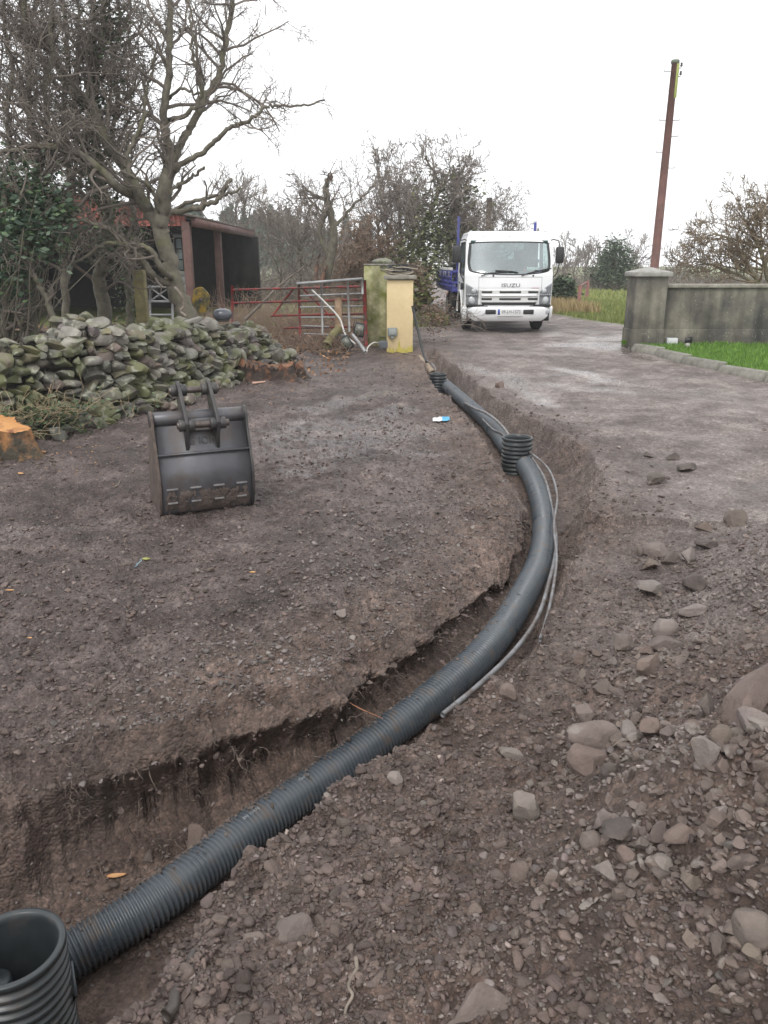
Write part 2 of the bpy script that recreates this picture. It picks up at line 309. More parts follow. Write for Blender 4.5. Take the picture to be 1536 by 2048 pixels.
# bank earth (fresh brown) around the trench and heap
dl, _ = dseg(GX, GY, CL[:, :2]); bank = sm(1.1, .35, dl + .3 * nz) * (GY < 15)
bank = np.maximum(bank, sm(2.2, 4.0, 9 - GY + 0 * GX) * sm(-.6, .3, GX - np.interp(GY, [0, 3, 6], [-.6, .0, 1.6])) * sm(5, 3.6, GY))
A1 = np.stack([mg, gr, wet, np.ones_like(mg)], -1).reshape(-1, 4); A2 = np.stack([inT, bank, sm(9, 3, GY), np.ones_like(mg)], -1).reshape(-1, 4)
def ground_mat():
    m = bpy.data.materials.new('earth'); m.use_nodes = True; t = m.node_tree; N = t.nodes; L = t.links; b = N['Principled BSDF']
    tc = N.new('ShaderNodeTexCoord')
    def att(n): a = N.new('ShaderNodeAttribute'); a.attribute_name = n; s = N.new('ShaderNodeSeparateColor'); L.new(a.outputs['Color'], s.inputs[0]); return s.outputs
    a1 = att('m1'); a2 = att('m2')
    def noise(sc, det=6, ro=.6):
        n = N.new('ShaderNodeTexNoise'); n.inputs['Scale'].default_value = sc; n.inputs['Detail'].default_value = det; n.inputs['Roughness'].default_value = ro
        L.new(tc.outputs['Object'], n.inputs['Vector']); return n.outputs[0]
    def vor(sc, feat='F1', out=0):
        n = N.new('ShaderNodeTexVoronoi'); n.inputs['Scale'].default_value = sc; n.feature = feat; L.new(tc.outputs['Object'], n.inputs['Vector']); return n.outputs
    def ramp(f, *st):
        r = N.new('ShaderNodeValToRGB'); L.new(f, r.inputs[0]); e = r.color_ramp.elements
        while len(e) < len(st): e.new(.5)
        for k, (p, c) in enumerate(st): e[k].position = p; e[k].color = (*c, 1) if isinstance(c, tuple) else (c, c, c, 1)
        return r.outputs[0]
    def mix(f, a, c, mode='MIX'):
        k = N.new('ShaderNodeMix'); k.data_type = 'RGBA'; k.blend_type = mode
        for s, v in ((k.inputs[0], f), (k.inputs[6], a), (k.inputs[7], c)):
            if isinstance(v, (int, float)): s.default_value = v if s.type == 'VALUE' else (v, v, v, 1)
            elif isinstance(v, tuple): s.default_value = (*v, 1)
            else: L.new(v, s)
        return k.outputs[2]
    def math_(op, a, c):
        k = N.new('ShaderNodeMath'); k.operation = op
        for s, v in ((k.inputs[0], a), (k.inputs[1], c)):
            if isinstance(v, (int, float)): s.default_value = v
            else: L.new(v, s)
        return k.outputs[0]
    dirt = ramp(noise(3.2, 8, .68), (.3, (.040, .028, .025)), (.5, (.100, .074, .067)), (.72, (.205, .160, .144)))
    fresh = ramp(noise(5, 9, .7), (.3, (.056, .036, .028)), (.5, (.126, .086, .069)), (.72, (.220, .158, .128)))
    grav = ramp(noise(2.2, 9, .72), (.3, (.125, .096, .086)), (.5, (.205, .168, .153)), (.72, (.32, .275, .252)))
    pb = vor(70); pv = N.new('ShaderNodeSeparateColor'); L.new(pb[1], pv.inputs[0])
    pb2 = vor(28); pv2 = N.new('ShaderNodeSeparateColor'); L.new(pb2[1], pv2.inputs[0])
    speck = ramp(pv.outputs[0], (0, .62), (.6, .95), (.9, 1.25), (1, 1.75)); speck2 = ramp(pv2.outputs[1], (0, .78), (.7, 1.0), (1, 1.35))
    c = mix(a2[1], dirt, fresh); c = mix(a1[0], c, grav)
    c = mix(.75, c, mix(1.0, c, speck, 'MULTIPLY')); c = mix(.7, c, mix(1.0, c, speck2, 'MULTIPLY'))
    patch = ramp(noise(1.1, 7, .65), (.36, .74), (.64, 1.18)); c = mix(1.0, c, patch, 'MULTIPLY')
    grass = ramp(noise(6, 8, .7), (.32, (.075, .10, .02)), (.5, (.15, .19, .04)), (.68, (.26, .25, .09)))
    c = mix(a1[1], c, grass)
    dark = mix(a1[2], 1.0, .80); c = mix(1.0, c, dark, 'MULTIPLY')
    L.new(c, b.inputs['Base Color'])
    rg = ramp(noise(9, 6), (.35, .50), (.65, .85)); wr = ramp(noise(14, 5), (.4, .08), (.62, .30))
    L.new(mix(a1[2], rg, wr), b.inputs['Roughness'])
    b.inputs['Specular IOR Level'].default_value = .5
    hgt = math_('ADD', math_('MULTIPLY', noise(30, 10, .75), .9), math_('MULTIPLY', pb[0], -.55))
    hgt = math_('ADD', hgt, math_('MULTIPLY', pb2[0], -.55))
    bp = N.new('ShaderNodeBump'); bp.inputs['Distance'].default_value = .032; L.new(hgt, bp.inputs['Height'])
    L.new(mix(a1[2], 1.0, .22), bp.inputs['Strength']); L.new(bp.outputs[0], b.inputs['Normal'])
    return m
M_EARTH = ground_mat()
g = MB().grid(np.stack([GXu, GYu, GZ], -1))
ground = g.build('ground', M_EARTH, origin=(0, 0, 0), smooth=True, attrs={'m1': A1, 'm2': A2}); tag(ground, kind='structure')
# ------------------------------------------------------------------ drain pipes, chambers, cables
M_PIPE = pmat('black plastic', (.055, .066, .078), (.078, .092, .105), 6, .24, .15, 60, c3=(.092, .080, .073), s3=12, t3=.585, r2=.45, w3=.05, bdist=.003)
M_PIPE2 = pmat('wet black plastic', (.02, .024, .026), (.034, .040, .043), 5, .30, c3=(.07, .058, .052), s3=6, t3=.64, r2=.5)
M_CLAY = pmat('clay pipe', (.22, .16, .11), (.34, .27, .20), 9, .8, .3, 40)
M_CABLE = pmat('grey cable', (.12, .12, .125), (.20, .20, .21), 12, .45, c3=(.10, .08, .07), s3=8, t3=.55)
M_PRINT = pmat('white print', (.26, .28, .29), rough=.6)
def resample(P, step):
    P = np.asarray(P); d = np.r_[0, np.cumsum(np.linalg.norm(np.diff(P, axis=0), axis=1))]
    n = max(3, int(d[-1] / step)); u = np.linspace(0, d[-1], n)
    return np.stack([np.interp(u, d, P[:, i]) for i in range(3)], -1), u
def ribbed(mb, P, r, pitch, depth, n=44):
    Q, u = resample(dense(P, 20), pitch / 8)
    ph = (u / pitch) % 1.0; prof = np.where(ph < .60, np.sin(np.pi * np.clip(ph / .60, 0, 1)) ** .5, 0)
    mb.tube(Q, r - depth + depth * prof, n)
    return Q
mb = MB(); PQ = ribbed(mb, np.concatenate([[PIPE[0] + (PIPE[0] - PIPE[1]) * .35], PIPE[:-1], [PIPE[-1]]]), .091, .0205, .0125, 40)
pipe = mb.build('drain_pipe', M_PIPE, smooth=True)
tag(pipe, 'long black corrugated drain pipe curving through the near trench', 'pipe')
# faint printed writing along the top of the pipe
def text_mesh(body, size, thick=.0, font_sx=1.0, align='CENTER'):
    c = bpy.data.curves.new('t', 'FONT'); c.body = body; c.size = size; c.extrude = thick; c.align_x = align; c.align_y = 'CENTER'
    c.resolution_u = 2
    o = bpy.data.objects.new('t', c); COL.objects.link(o)
    me = bpy.data.meshes.new_from_object(o.evaluated_get(bpy.context.evaluated_depsgraph_get()))
    v = np.array([tuple(x.co) for x in me.vertices]); f = [list(p.vertices) for p in me.polygons]
    bpy.data.objects.remove(o); bpy.data.curves.remove(c); bpy.data.meshes.remove(me)
    v[:, 0] *= font_sx
    return v, f
pe = empty('x', tuple(pipe.location)); bpy.data.objects.remove(pe)
pipe['_loc'] = tuple(float(c) for c in pipe.location)
pr = MB()
_, uu = resample(PQ, .01)
for k, (body, u0) in enumerate([('EN 13476', .95), ('Dn/ID', 1.25)]):
    d = np.r_[0, np.cumsum(np.linalg.norm(np.diff(PQ, axis=0), axis=1))]
    v, f = text_mesh(body, .022)
    for ch in range(len(v)):
        u = u0 + v[ch, 0]; c0 = np.array([np.interp(u, d, PQ[:, i]) for i in range(3)]); c1 = np.array([np.interp(u + .01, d, PQ[:, i]) for i in range(3)])
        T = (c1 - c0) / np.linalg.norm(c1 - c0); side = np.cross(T, (0, 0, 1)); side /= np.linalg.norm(side)
        a = v[ch, 1] / .091 - .12; N = -side * math.sin(a) * -1 * -1 + np.cross(side, T) * math.cos(a)
        v_new = c0 + N * .0918
        v[ch] = v_new
    MB().add(v, f).build('printed_writing', M_PRINT, pipe)
mb = MB(); ribbed(mb, PIPE2, .088, .0185, .006, 32)
tag(mb.build('drain_pipe', M_PIPE, smooth=True), 'shorter black drain pipe between the middle and the farthest chamber', 'pipe')
def chamber(loc, r, h, label, ribs, pitch):
    e = empty('inspection_chamber', (loc[0], loc[1], loc[2] - h), label, 'chamber', 'ribbed plastic chambers')
    prof = [(r * .80, h - .30 if h > .35 else .02), (r * .84, h - .03), (r * .86, h - .004), (r * .90, h), (r * .985, h), (r, h - .006), (r, h - .020), (r * .90, h - .026)]
    z = h - .030
    while z > .01:
        prof += [(r * .90, z), (r * .90, z - pitch * .42), (r * .985, z - pitch * .50), (r, z - pitch * .58), (r, z - pitch * .86), (r * .985, z - pitch * .94)]; z -= pitch
    m = MB().lathe([(a, b) for a, b in prof], (0, 0, 0), 72)
    m.build('ribbed_shaft', M_PIPE2, e, local=True, smooth=True)
    fl = MB().lathe([(.001, .03), (r * .82, .02)], (0, 0, 0), 40); fl.build('base', M_PIPE2, e, local=True)
    return e
c0 = atZ(22, 1893, -.47)
ch0 = chamber(c0, .163, .62, 'open ribbed chamber in the bottom left corner of the trench', 12, .036)
# channel pipe seen inside the near chamber
m = MB(); q = np.array([(-.16, -.12, .40), (-.06, -.05, .40), (.05, .03, .40), (.15, .08, .40)]) ; ribbed(m, q, .058, .02, .006, 28); m.build('inner_channel', M_PIPE, ch0, local=True, smooth=True)
m = MB(); m.lathe([(.001, .50), (.02, .498), (.022, .485), (.045, .483), (.052, .475), (.052, .30)], (-.075, .0, 0), 24); m.build('socket_cap', M_PIPE2, ch0, local=True, smooth=True)
c1 = atZ(1035, 874, -.05); chamber(c1, .155, .42, 'ribbed chamber standing midway along the trench on the pipe bend', 8, .042)
c2 = atZ(876, 747, .03); chamber(c2, .13, .34, 'farthest and smallest ribbed chamber, near the yellow pillar', 6, .042)
def cable(pts, r, name, label, cat, mat=None, group=None, n=8):
    P = dense(np.array(pts), 10); m = MB().tube(P, r, n); return tag(m.build(name, mat or M_CABLE, smooth=True), label, cat, group)
CG = 'service cables along the trench'
cable([atZ(885, 1430, -.50), atZ(960, 1368, -.48), atZ(1030, 1300, -.44), atZ(1075, 1235, -.42), atZ(1098, 1165, -.40), atZ(1112, 1095, -.38), atZ(1106, 1030, -.34), atZ(1090, 960, -.30), atZ(1062, 915, -.27)], .0145, 'cable', 'thick grey cable lying on the trench floor beside the big pipe', 'cable', group=CG)
cable([atZ(1080, 1280, -.30), atZ(1100, 1210, -.33), atZ(1113, 1120, -.33), atZ(1108, 1050, -.30), atZ(1114, 990, -.27), atZ(1098, 940, -.22), atZ(1064, 908, -.18), atZ(1040, 895, -.2)], .0105, 'cable', 'thin grey cable bowing outward right of the thick one to a cut end', 'cable', group=CG)
cable([atZ(1014, 892, -.2), atZ(1018, 873, -.1), atZ(1000, 848, -.07), atZ(975, 828, -.06), atZ(948, 816, -.10), atZ(930, 806, -.15)], .016, 'cable', 'pale cable arching out of the earth behind the middle chamber', 'cable', group=CG)
cable([atZ(1016, 880, -.2), atZ(1002, 866, -.16), atZ(985, 858, -.17), atZ(965, 838, -.17)], .010, 'cable', 'short thin cable hugging the pipe behind the middle chamber', 'cable', group=CG)
cable([atZ(893, 762, -.1), atZ(905, 773, -.1), atZ(918, 786, -.12), atZ(925, 796, -.16)], .014, 'cable', 'muddy cable stub just beyond the farthest chamber rim', 'cable', group=CG)
M_BLK = pmat('black rubber', (.012, .012, .013), (.03, .03, .03), 10, .5)
p0 = atY(825, 612, 13.6)
cable([p0, atY(831, 640, 13.55), atY(838, 670, 13.45), atY(845, 700, 13.25), atY(853, 724, 12.9)], .022, 'duct', 'dark duct leaning upright against the yellow pillar', 'duct', M_BLK)
cable([atY(855, 722, 12.9), atY(866, 730, 12.6), atY(872, 742, 12.3)], .014, 'cable', 'pale cable curving into the farthest chamber', 'cable', group=CG)
pp = [atZ(838, 716, .04), atZ(852, 731, .01), atZ(866, 748, -.02)]
m = MB().tube(dense(np.array(pp), 6), .055, 16)
tag(m.build('clay_pipe', M_CLAY, smooth=True), 'old cream clay pipe half buried behind the farthest chamber', 'pipe')
# ------------------------------------------------------------------ digger bucket
M_STEEL = pmat('bucket steel', (.060, .060, .067), (.105, .104, .114), 3, .30, .12, 90, c3=(.075, .058, .050), s3=4, t3=.55, r2=.45, spec=.6, metal=.25, bdist=.003)
M_STEELD = pmat('dark steel', (.035, .034, .035), (.065, .06, .056), 8, .42, .2, 60, spec=.5, metal=.3, bdist=.004)
M_RUST = pmat('worn pin steel', (.06, .045, .038), (.13, .11, .10), 14, .38, .2, 60, metal=.5, bdist=.003)
M_MUD = pmat('bucket mud', (.05, .037, .031), (.12, .09, .075), 14, .75, .5, 50)
bl = np.array(atG(325, 1030)); br = np.array(atG(508, 1006)); 
BW = float(np.linalg.norm(br[:2] - bl[:2])); yaw = math.atan2(br[1] - bl[1], br[0] - bl[0])
bz = min(HH(bl[0], bl[1]), HH(br[0], br[1])) - .015
bk = empty('digger_bucket', (bl[0], bl[1], bz), 'worn black steel digger bucket standing upside down on the mud', 'bucket', rz=yaw)
t_ = .016
# local: x 0..BW along the back, y away from the viewer, z up
out = [(.12, .0), (.055, .03), (.02, .09), (.0, .17), (-.012, .26), (-.008, .35), (.02, .44), (.045, .49)]
up = [(.045, .49), (.075, .56), (.105, .63), (.128, .69)]
def shell(poly, x0, x1, th, n=2):
    P = np.array(dense(np.array([(a, b, 0) for a, b in poly]), 5))[:, :2]
    d = np.gradient(P, axis=0); d /= np.linalg.norm(d, axis=1)[:, None]; nrm = np.stack([d[:, 1], -d[:, 0]], -1)
    Q = P + nrm * th
    return [tuple(p) for p in P] + [tuple(p) for p in Q[::-1]]
m = MB().prism(shell(out, 0, BW, t_), .01, BW - .01, 'x'); m.build('curved_back', M_STEEL, bk, local=True)
m = MB().prism(shell(up, 0, BW, t_), .012, BW - .012, 'x'); m.box((BW / 2, .028, .492), (BW - .02, .022, .014)); m.build('back_plate', M_STEEL, bk, local=True)
side = [(.12, -.005), (.05, .025), (.012, .09), (-.01, .17), (-.022, .26), (-.018, .35), (.01, .445), (.06, .57), (.10, .68), (.10, .745), (.13, .80), (.20, .80), (.25, .74), (.30, .62), (.42, .40), (.50, .22), (.52, .05), (.50, -.01)]
for x0 in (-.012, BW - .008):
    MB().prism(side, x0, x0 + .020, 'x').build('side_plate', M_MUD if x0 < 0 else M_STEELD, bk, local=True, bevel=.003)
m = MB().prism([(.14, .0), (.49, .0), (.49, .02), (.14, .02)], .02, BW - .02, 'x'); m.build('cutting_edge', M_MUD, bk, local=True)
m = MB().lathe([(.001, 0), (.052, 0), (.056, .004), (.056, BW * .28), (.056, BW - .004), (.052, BW), (.001, BW)], (0, .185, .735), 28, 'x'); m.build('torque_tube', M_STEEL, bk, local=True, smooth=True, bevel=0)
for xe in (.0, BW):
    MB().lathe([(.001, -.018), (.045, -.018), (.062, -.012), (.062, .010), (.001, .010)], (xe, .185, .735), 24, 'x').build('end_flange', M_STEELD, bk, local=True, smooth=True)
ear = [(.06, .47), (.035, .60), (.0, .66), (-.01, .72), (.02, .775), (.16, .90), (.25, .985), (.31, 1.0), (.345, .96), (.34, .90), (.27, .79), (.23, .70), (.14, .66), (.11, .60)]
xe1, xe2 = BW * .33, BW * .66
for xe in (xe1, xe2):
    MB().prism(ear, xe - .013, xe + .013, 'x').build('ear_plate', M_STEELD, bk, local=True, bevel=.003)
for (y, z, a, b) in ((.275, .93, xe1 - .07, xe2 + .075), (.03, .705, xe1 - .07, xe2 + .085)):
    m = MB().lathe([(.001, a), (.023, a), (.026, a + .004), (.026, b - .004), (.023, b), (.001, b)], (0, y, z), 20, 'x'); pin = m.build('pin', M_RUST, bk, local=True, smooth=True)
    for xx, s_ in ((xe1, -1), (xe1, 1), (xe2, -1), (xe2, 1)):
        x0 = xx + s_ * .014; x1 = xx + s_ * .058; lo, hi = min(x0, x1), max(x0, x1)
        MB().lathe([(.001, lo), (.042, lo), (.045, lo + .004), (.045, hi - .004), (.042, hi), (.001, hi)], (0, y, z), 22, 'x').build('boss', M_STEELD, bk, local=True, smooth=True)
m = MB().box((BW * .5, .10, .73), (xe2 - xe1 - .03, .12, .016)); m.box((BW * .5, .05, .70), (xe2 - xe1 - .03, .016, .09), rx=-.4); m.build('bridge_plate', M_STEEL, bk, local=True, bevel=.003)
for i, xx in enumerate((.12, .37, .62, .87)):
    for (y, z, w) in ((-.016, .235, .085), (.0, .125, .075)):
        MB().box((BW * xx, y, z), (w, .018, .014), rx=.0).build('wear_bar', pmat('worn bar', (.10, .095, .095), (.19, .18, .18), 20, .5) if i + z < .3 and z > .2 else bpy.data.materials['worn bar'], bk, local=True, bevel=.003)
v, f = text_mesh('G lON', .085, .001)
a = math.atan2(.20, .083); 
Rm = np.array(Euler((a, 0, 0)).to_matrix()); v = v @ Rm.T + np.array([BW * .50, .072 - .003, .575]); MB().add(v, f).build('scratched_lettering', M_STEELD, bk, local=True)
# mud smears on the back: thin slabs of dried mud
mr = random.Random(5); m = MB()
for k in range(210):
    x = mr.uniform(.04, BW - .04); z = mr.uniform(.01, .20) ; r_ = mr.uniform(.010, .040) * (1.15 - 3 * z)
    y = np.interp(z, [0, .03, .09, .17, .26], [.12, .055, .02, .0, -.012])
    a = np.linspace(0, 6.283, 9)[:-1]; rad = r_ * (1 + .35 * np.array([mr.uniform(-1, 1) for _ in a]))
    V = [(x + rad[i] * math.cos(a[i]) * .7, y - .004 , max(.005, z + rad[i] * math.sin(a[i]) * 1.5)) for i in range(8)]
    V = [(p[0], np.interp(p[2], [0, .03, .09, .17, .26], [.12, .055, .02, .0, -.012]) - .003, p[2]) for p in V] + [(x, y - .010, z)]
    m.add(V, [[i, (i + 1) % 8, 8] for i in range(8)])
m.build('dried_mud', M_MUD, bk, local=True, smooth=True)
# ------------------------------------------------------------------ stones
def ico(sub):
    import bmesh
    b = bmesh.new(); bmesh.ops.create_icosphere(b, subdivisions=sub, radius=1)
    v = np.array([tuple(x.co) for x in b.verts]); f = np.array([[q.index for q in p.verts] for p in b.faces]); b.free(); return v, f
def n3(p, sc, seed):
    return (vnoise(p[:, 0] * sc + seed, p[:, 1] * sc + p[:, 2] * sc * .7, seed) + vnoise(p[:, 2] * sc - seed, p[:, 0] * sc * .8 + p[:, 1] * sc * .5, seed + 3)) * .5
def rock(sub, seed, cuts=9, depth=.35, noise=.12, asp=(1, .8, .6)):
    q = np.random.default_rng(seed); v, f = ico(sub); v = v * (1 + noise * n3(v, 1.3, seed)[:, None])
    for _ in range(cuts):
        n = q.normal(size=3); n /= np.linalg.norm(n); d = 1 - depth * q.uniform(.25, 1)
        e = np.maximum(0, v @ n - d); v = v - e[:, None] * n * .985
    if sub > 2: v = v * (1 + noise * .35 * n3(v, 4, seed + 9)[:, None] + noise * .18 * n3(v, 11, seed + 19)[:, None])
    v = v * np.array(asp); v /= np.abs(v).max(axis=0).max(); return v, f
def tint_mat(name, bump=.4, rough=.75, moss=False, moss_c=(.085, .10, .03), bs=40, wetness=.5, lich=(.34, .34, .30)):
    m = pmat(name, (.62, .60, .58), (1.25, 1.2, 1.15), 7 if not moss else 5, rough, bump, bs, r2=wetness, bdist=.012); t = m.node_tree; N = t.nodes; L = t.links; b = N['Principled BSDF']
    src = b.inputs['Base Color'].links[0].from_socket; a = N.new('ShaderNodeAttribute'); a.attribute_name = 'tint'
    k = N.new('ShaderNodeMix'); k.data_type = 'RGBA'; k.blend_type = 'MULTIPLY'; k.inputs[0].default_value = 1; L.new(a.outputs['Color'], k.inputs[6]); L.new(src, k.inputs[7]); out = k.outputs[2]
    if moss:
        for (sc, th, col, wd) in ((2.6, .53, moss_c, .06), (11, .60, lich, .03)):
            tc = N.new('ShaderNodeTexCoord'); n = N.new('ShaderNodeTexNoise'); n.inputs['Scale'].default_value = sc; n.inputs['Detail'].default_value = 6; L.new(tc.outputs['Object'], n.inputs[0])
            r = N.new('ShaderNodeMapRange'); L.new(n.outputs[0], r.inputs[0]); r.inputs[1].default_value = th - wd; r.inputs[2].default_value = th + wd; r.inputs[4].default_value = .75
            q = N.new('ShaderNodeMix'); q.data_type = 'RGBA'; L.new(r.outputs[0], q.inputs[0]); L.new(out, q.inputs[6]); q.inputs[7].default_value = (*col, 1); out = q.outputs[2]
    L.new(out, b.inputs['Base Color']); return m
M_GRAV = tint_mat('gravel stone', .2, .62, bs=60, wetness=.28)
M_ROCK = tint_mat('boulder stone', .8, .9, moss=True, bs=34, wetness=.7, moss_c=(.098, .073, .062), lich=(.22, .195, .175))
def tints(n, base, var=.25, hue=.08, q=rng):
    b = np.array(base)[None] * (1 + var * q.uniform(-1, 1, (n, 1))) * (1 + hue * q.uniform(-1, 1, (n, 3))); return np.clip(b, .01, 1)
def scatter(mb, protos, P, rad, T, tl, q=rng, sink=.3, flat=(.55, .95)):
    pid = q.integers(len(protos), size=len(P))
    for k, (v, f) in enumerate(protos):
        i = np.where(pid == k)[0]
        if not len(i): continue
        a = q.uniform(0, 6.283, len(i)); b = q.uniform(-.5, .5, len(i)); ca, sa, cb, sb = np.cos(a), np.sin(a), np.cos(b), np.sin(b)
        s = rad[i][:, None] * np.stack([q.uniform(.8, 1.2, len(i)), q.uniform(.7, 1.1, len(i)), q.uniform(*flat, len(i))], -1)
        V = v[None] * s[:, None]
        x = V[..., 0] * cb[:, None] + V[..., 2] * sb[:, None]; z = -V[..., 0] * sb[:, None] + V[..., 2] * cb[:, None]; y = V[..., 1]
        X = x * ca[:, None] - y * sa[:, None]; Y = x * sa[:, None] + y * ca[:, None]
        V = np.stack([X, Y, z], -1) + P[i][:, None]; V[..., 2] += (rad[i] * sink)[:, None]
        Fi = f[None] + (np.arange(len(i)) * len(v))[:, None, None]
        mb.add(V.reshape(-1, 3), Fi.reshape(-1, f.shape[1])); tl.append(np.repeat(T[i], len(v), 0))
def rgba(tl): a = np.concatenate(tl); return np.concatenate([a, np.ones((len(a), 1))], 1)
P1 = [rock(1, s, 7, .75, .25) for s in range(12)]; P2 = [rock(2, s + 50, 10, .75, .2, (1, .85, .75)) for s in range(12)]
def sample_ground(n, y0, y1, wid=.56, q=rng):
    u = q.uniform(0, 1, n); Y = 1 / (1 / y0 - u * (1 / y0 - 1 / y1)); X = q.uniform(-1, 1, n) * (wid * Y + .45); return X, Y
X, Y = sample_ground(150000, 1.15, 13)
trk = sm(-.2, 1.2, X - np.interp(Y, [0, 5, 8, 12, 20], [.4, 1.6, 1.7, 1.2, .4])) * sm(4, 5.5, Y)
band = np.exp(-((X - np.interp(Y, [2, 4, 6, 8, 12], [-1.2, -.3, .55, .6, .3])) / .75) ** 2) * (Y > 2.6)      # gravelly strip left of the trench
heap = sm(-.1, .5, X - (.72 + .55 * (np.clip(Y, 1.9, 9) - 3))) * sm(5.6, 4.6, Y) * (.45 + .55 * sm(1.4, 2.2, Y))
cl = sm(-.25, .5, fbm(X * 1.6, Y * 1.6, 4, 44))
dens = (1 - .55 * sm(3.4, 2.2, Y) * (X > -.9)) * np.clip(.13 + .5 * band + .34 * heap * sm(-.15, .35, fbm(X * 2.2, Y * 2.2, 3, 19)) * sm(1.5, 2.3, Y) + .16 * cl - .05 * trk, 0, 1)
k = rng.uniform(0, 1, len(X)) < dens; X, Y, band, heap, trk = X[k], Y[k], band[k], heap[k], trk[k]
Z = H(X, Y); intr = (G0(Y) - Z) > .12; k = ~intr | (rng.uniform(0, 1, len(X)) < .10); X, Y, Z, band, heap, trk, intr = X[k], Y[k], Z[k], band[k], heap[k], trk[k], intr[k]
rad = np.exp(rng.normal(math.log(.0042), .5, len(X))) * (1 + .10 * Y) * (1 + .8 * heap + .25 * band) * (1 - .35 * trk); rad = np.clip(rad, .0025, .020)
T = tints(len(X), (.135, .112, .104), .38, .03); pale = rng.uniform(0, 1, len(X)) < .035; T[pale] *= 1.7; T[trk > .5] *= 1.45; T[(band > .5)] *= np.array([.95, 1.0, 1.03])
big = rad > .011; tl = []; mb = MB(); P = np.stack([X, Y, Z], -1)
scatter(mb, P1, P[~big], rad[~big], T[~big], tl); scatter(mb, P2, P[big], rad[big], T[big], tl)
gr_o = mb.build('gravel', M_GRAV, origin=(0, 0, 0), smooth=False, attrs={'tint': rgba(tl)}); tag(gr_o, 'loose gravel, grit and small clods strewn over the dug earth', 'gravel', kind='stuff')
# earth clods
X, Y = sample_ground(90000, 1.15, 12); k = (sm(-.2, 1.2, X - np.interp(Y, [0, 5, 8, 12, 20], [.4, 1.6, 1.7, 1.2, .4])) * sm(4, 5.5, Y) < rng.uniform(.02, 1, len(X))) & (fbm(X * 1.4, Y * 1.4, 4, 144) > rng.uniform(-.6, .25, len(X))); X, Y = X[k], Y[k]; Z = H(X, Y)
rad = np.clip(np.exp(rng.normal(math.log(.0068), .5, len(X))) * (1 + .08 * Y), .003, .030); tl = []; mb = MB(); scatter(mb, P2, np.stack([X, Y, Z], -1), rad, tints(len(X), (.104, .078, .069), .35, .03), tl, sink=.15, flat=(.35, .8))
M_CLOD = tint_mat('earth clod', .9, .9, bs=70); tag(mb.build('earth_clods', M_CLOD, origin=(0, 0, 0), smooth=True, attrs={'tint': rgba(tl)}), 'damp crumbs and clods of dug earth', kind='stuff')
# medium rubble on the heap
Y = rng.uniform(1.2, 5.2, 5200) * 1; X = .85 + .50 * (np.clip(Y, 2, 9) - 3) + np.abs(rng.normal(0, .75, 5200)); k = (fbm(X * 1.5, Y * 1.5, 3, 19) > rng.uniform(-.1, .35, 5200)) & (rng.uniform(0, 1, 5200) < .32 * sm(1.5, 2.4, Y) + .03); X, Y = X[k], Y[k]
NB = np.array([hit(a_[0] + 6, a_[1] + 6)[:2] for a_ in [(1464, 1050), (1310, 1115), (1375, 1125), (1300, 1185), (1330, 1270), (1331, 1300), (1293, 1340), (1206, 1378), (1225, 1440), (1190, 1490), (1306, 1460), (1402, 1510), (1440, 1480), (1480, 1440), (1174, 1530), (1246, 1665), (1312, 1665), (1258, 1714), (1324, 1730), (1420, 1640), (1385, 1765), (1450, 1700), (1209, 1750), (1500, 1860), (1440, 1885), (1380, 1580), (1470, 1560)]])
ib = rng.integers(len(NB), size=850); X = np.r_[X, NB[ib, 0] + rng.normal(0, .09, 850)]; Y = np.r_[Y, NB[ib, 1] + rng.normal(0, .08, 850)]
X2, Y2 = sample_ground(320, 1.2, 9); X = np.r_[X, X2]; Y = np.r_[Y, Y2]; Z = H(X, Y); k = (G0(Y) - Z) < .3; X, Y, Z = X[k], Y[k], Z[k]
rad = np.clip(np.exp(rng.normal(math.log(.0145), .42, len(X))), .008, .042); n_h = np.exp(-(((X - 1.75) / .8) ** 2 + ((Y - 2.7) / 1.4) ** 2)); rad *= .8 + .45 * n_h
tl = []; mb = MB(); scatter(mb, P2, np.stack([X, Y, Z], -1), rad, tints(len(X), (.148, .119, .106), .26, .025), tl, sink=.35, flat=(.6, 1.0))
o = mb.build('rubble', M_ROCK, origin=(0, 0, 0), smooth=True, sharp=R(24), attrs={'tint': rgba(tl)}); tag(o, 'fist sized and smaller rubble spilling down the spoil heap', 'rubble', kind='stuff')
# soil fallen on the pipe
n = 900; i_ = rng.integers(10, len(PQ) // 2, n); c_ = np.clip(rng.normal(.19, .05, n) * len(PQ), 0, len(PQ) - 2).astype(int); i_ = np.where(rng.uniform(0, 1, n) < .55, c_, i_); Tn = PQ[i_ + 1] - PQ[i_]; sd = np.cross(Tn, (0, 0, 1.)); sd /= np.linalg.norm(sd, axis=1)[:, None]; an = rng.normal(-.75, .35, n)
Pp = PQ[i_] + sd * np.sin(an)[:, None] * .093; Pp[:, 2] += np.cos(an) * .093; tl = []; mb = MB(); scatter(mb, P2, Pp, np.clip(np.exp(rng.normal(math.log(.006), .5, n)), .003, .018), tints(n, (.11, .086, .075), .3, .03), tl, sink=-.1, flat=(.4, .8))
tag(mb.build('fallen_soil', M_CLOD, origin=(0, 0, 0), smooth=True, attrs={'tint': rgba(tl)}), 'crumbs of soil fallen on top of the big drain pipe', kind='stuff')
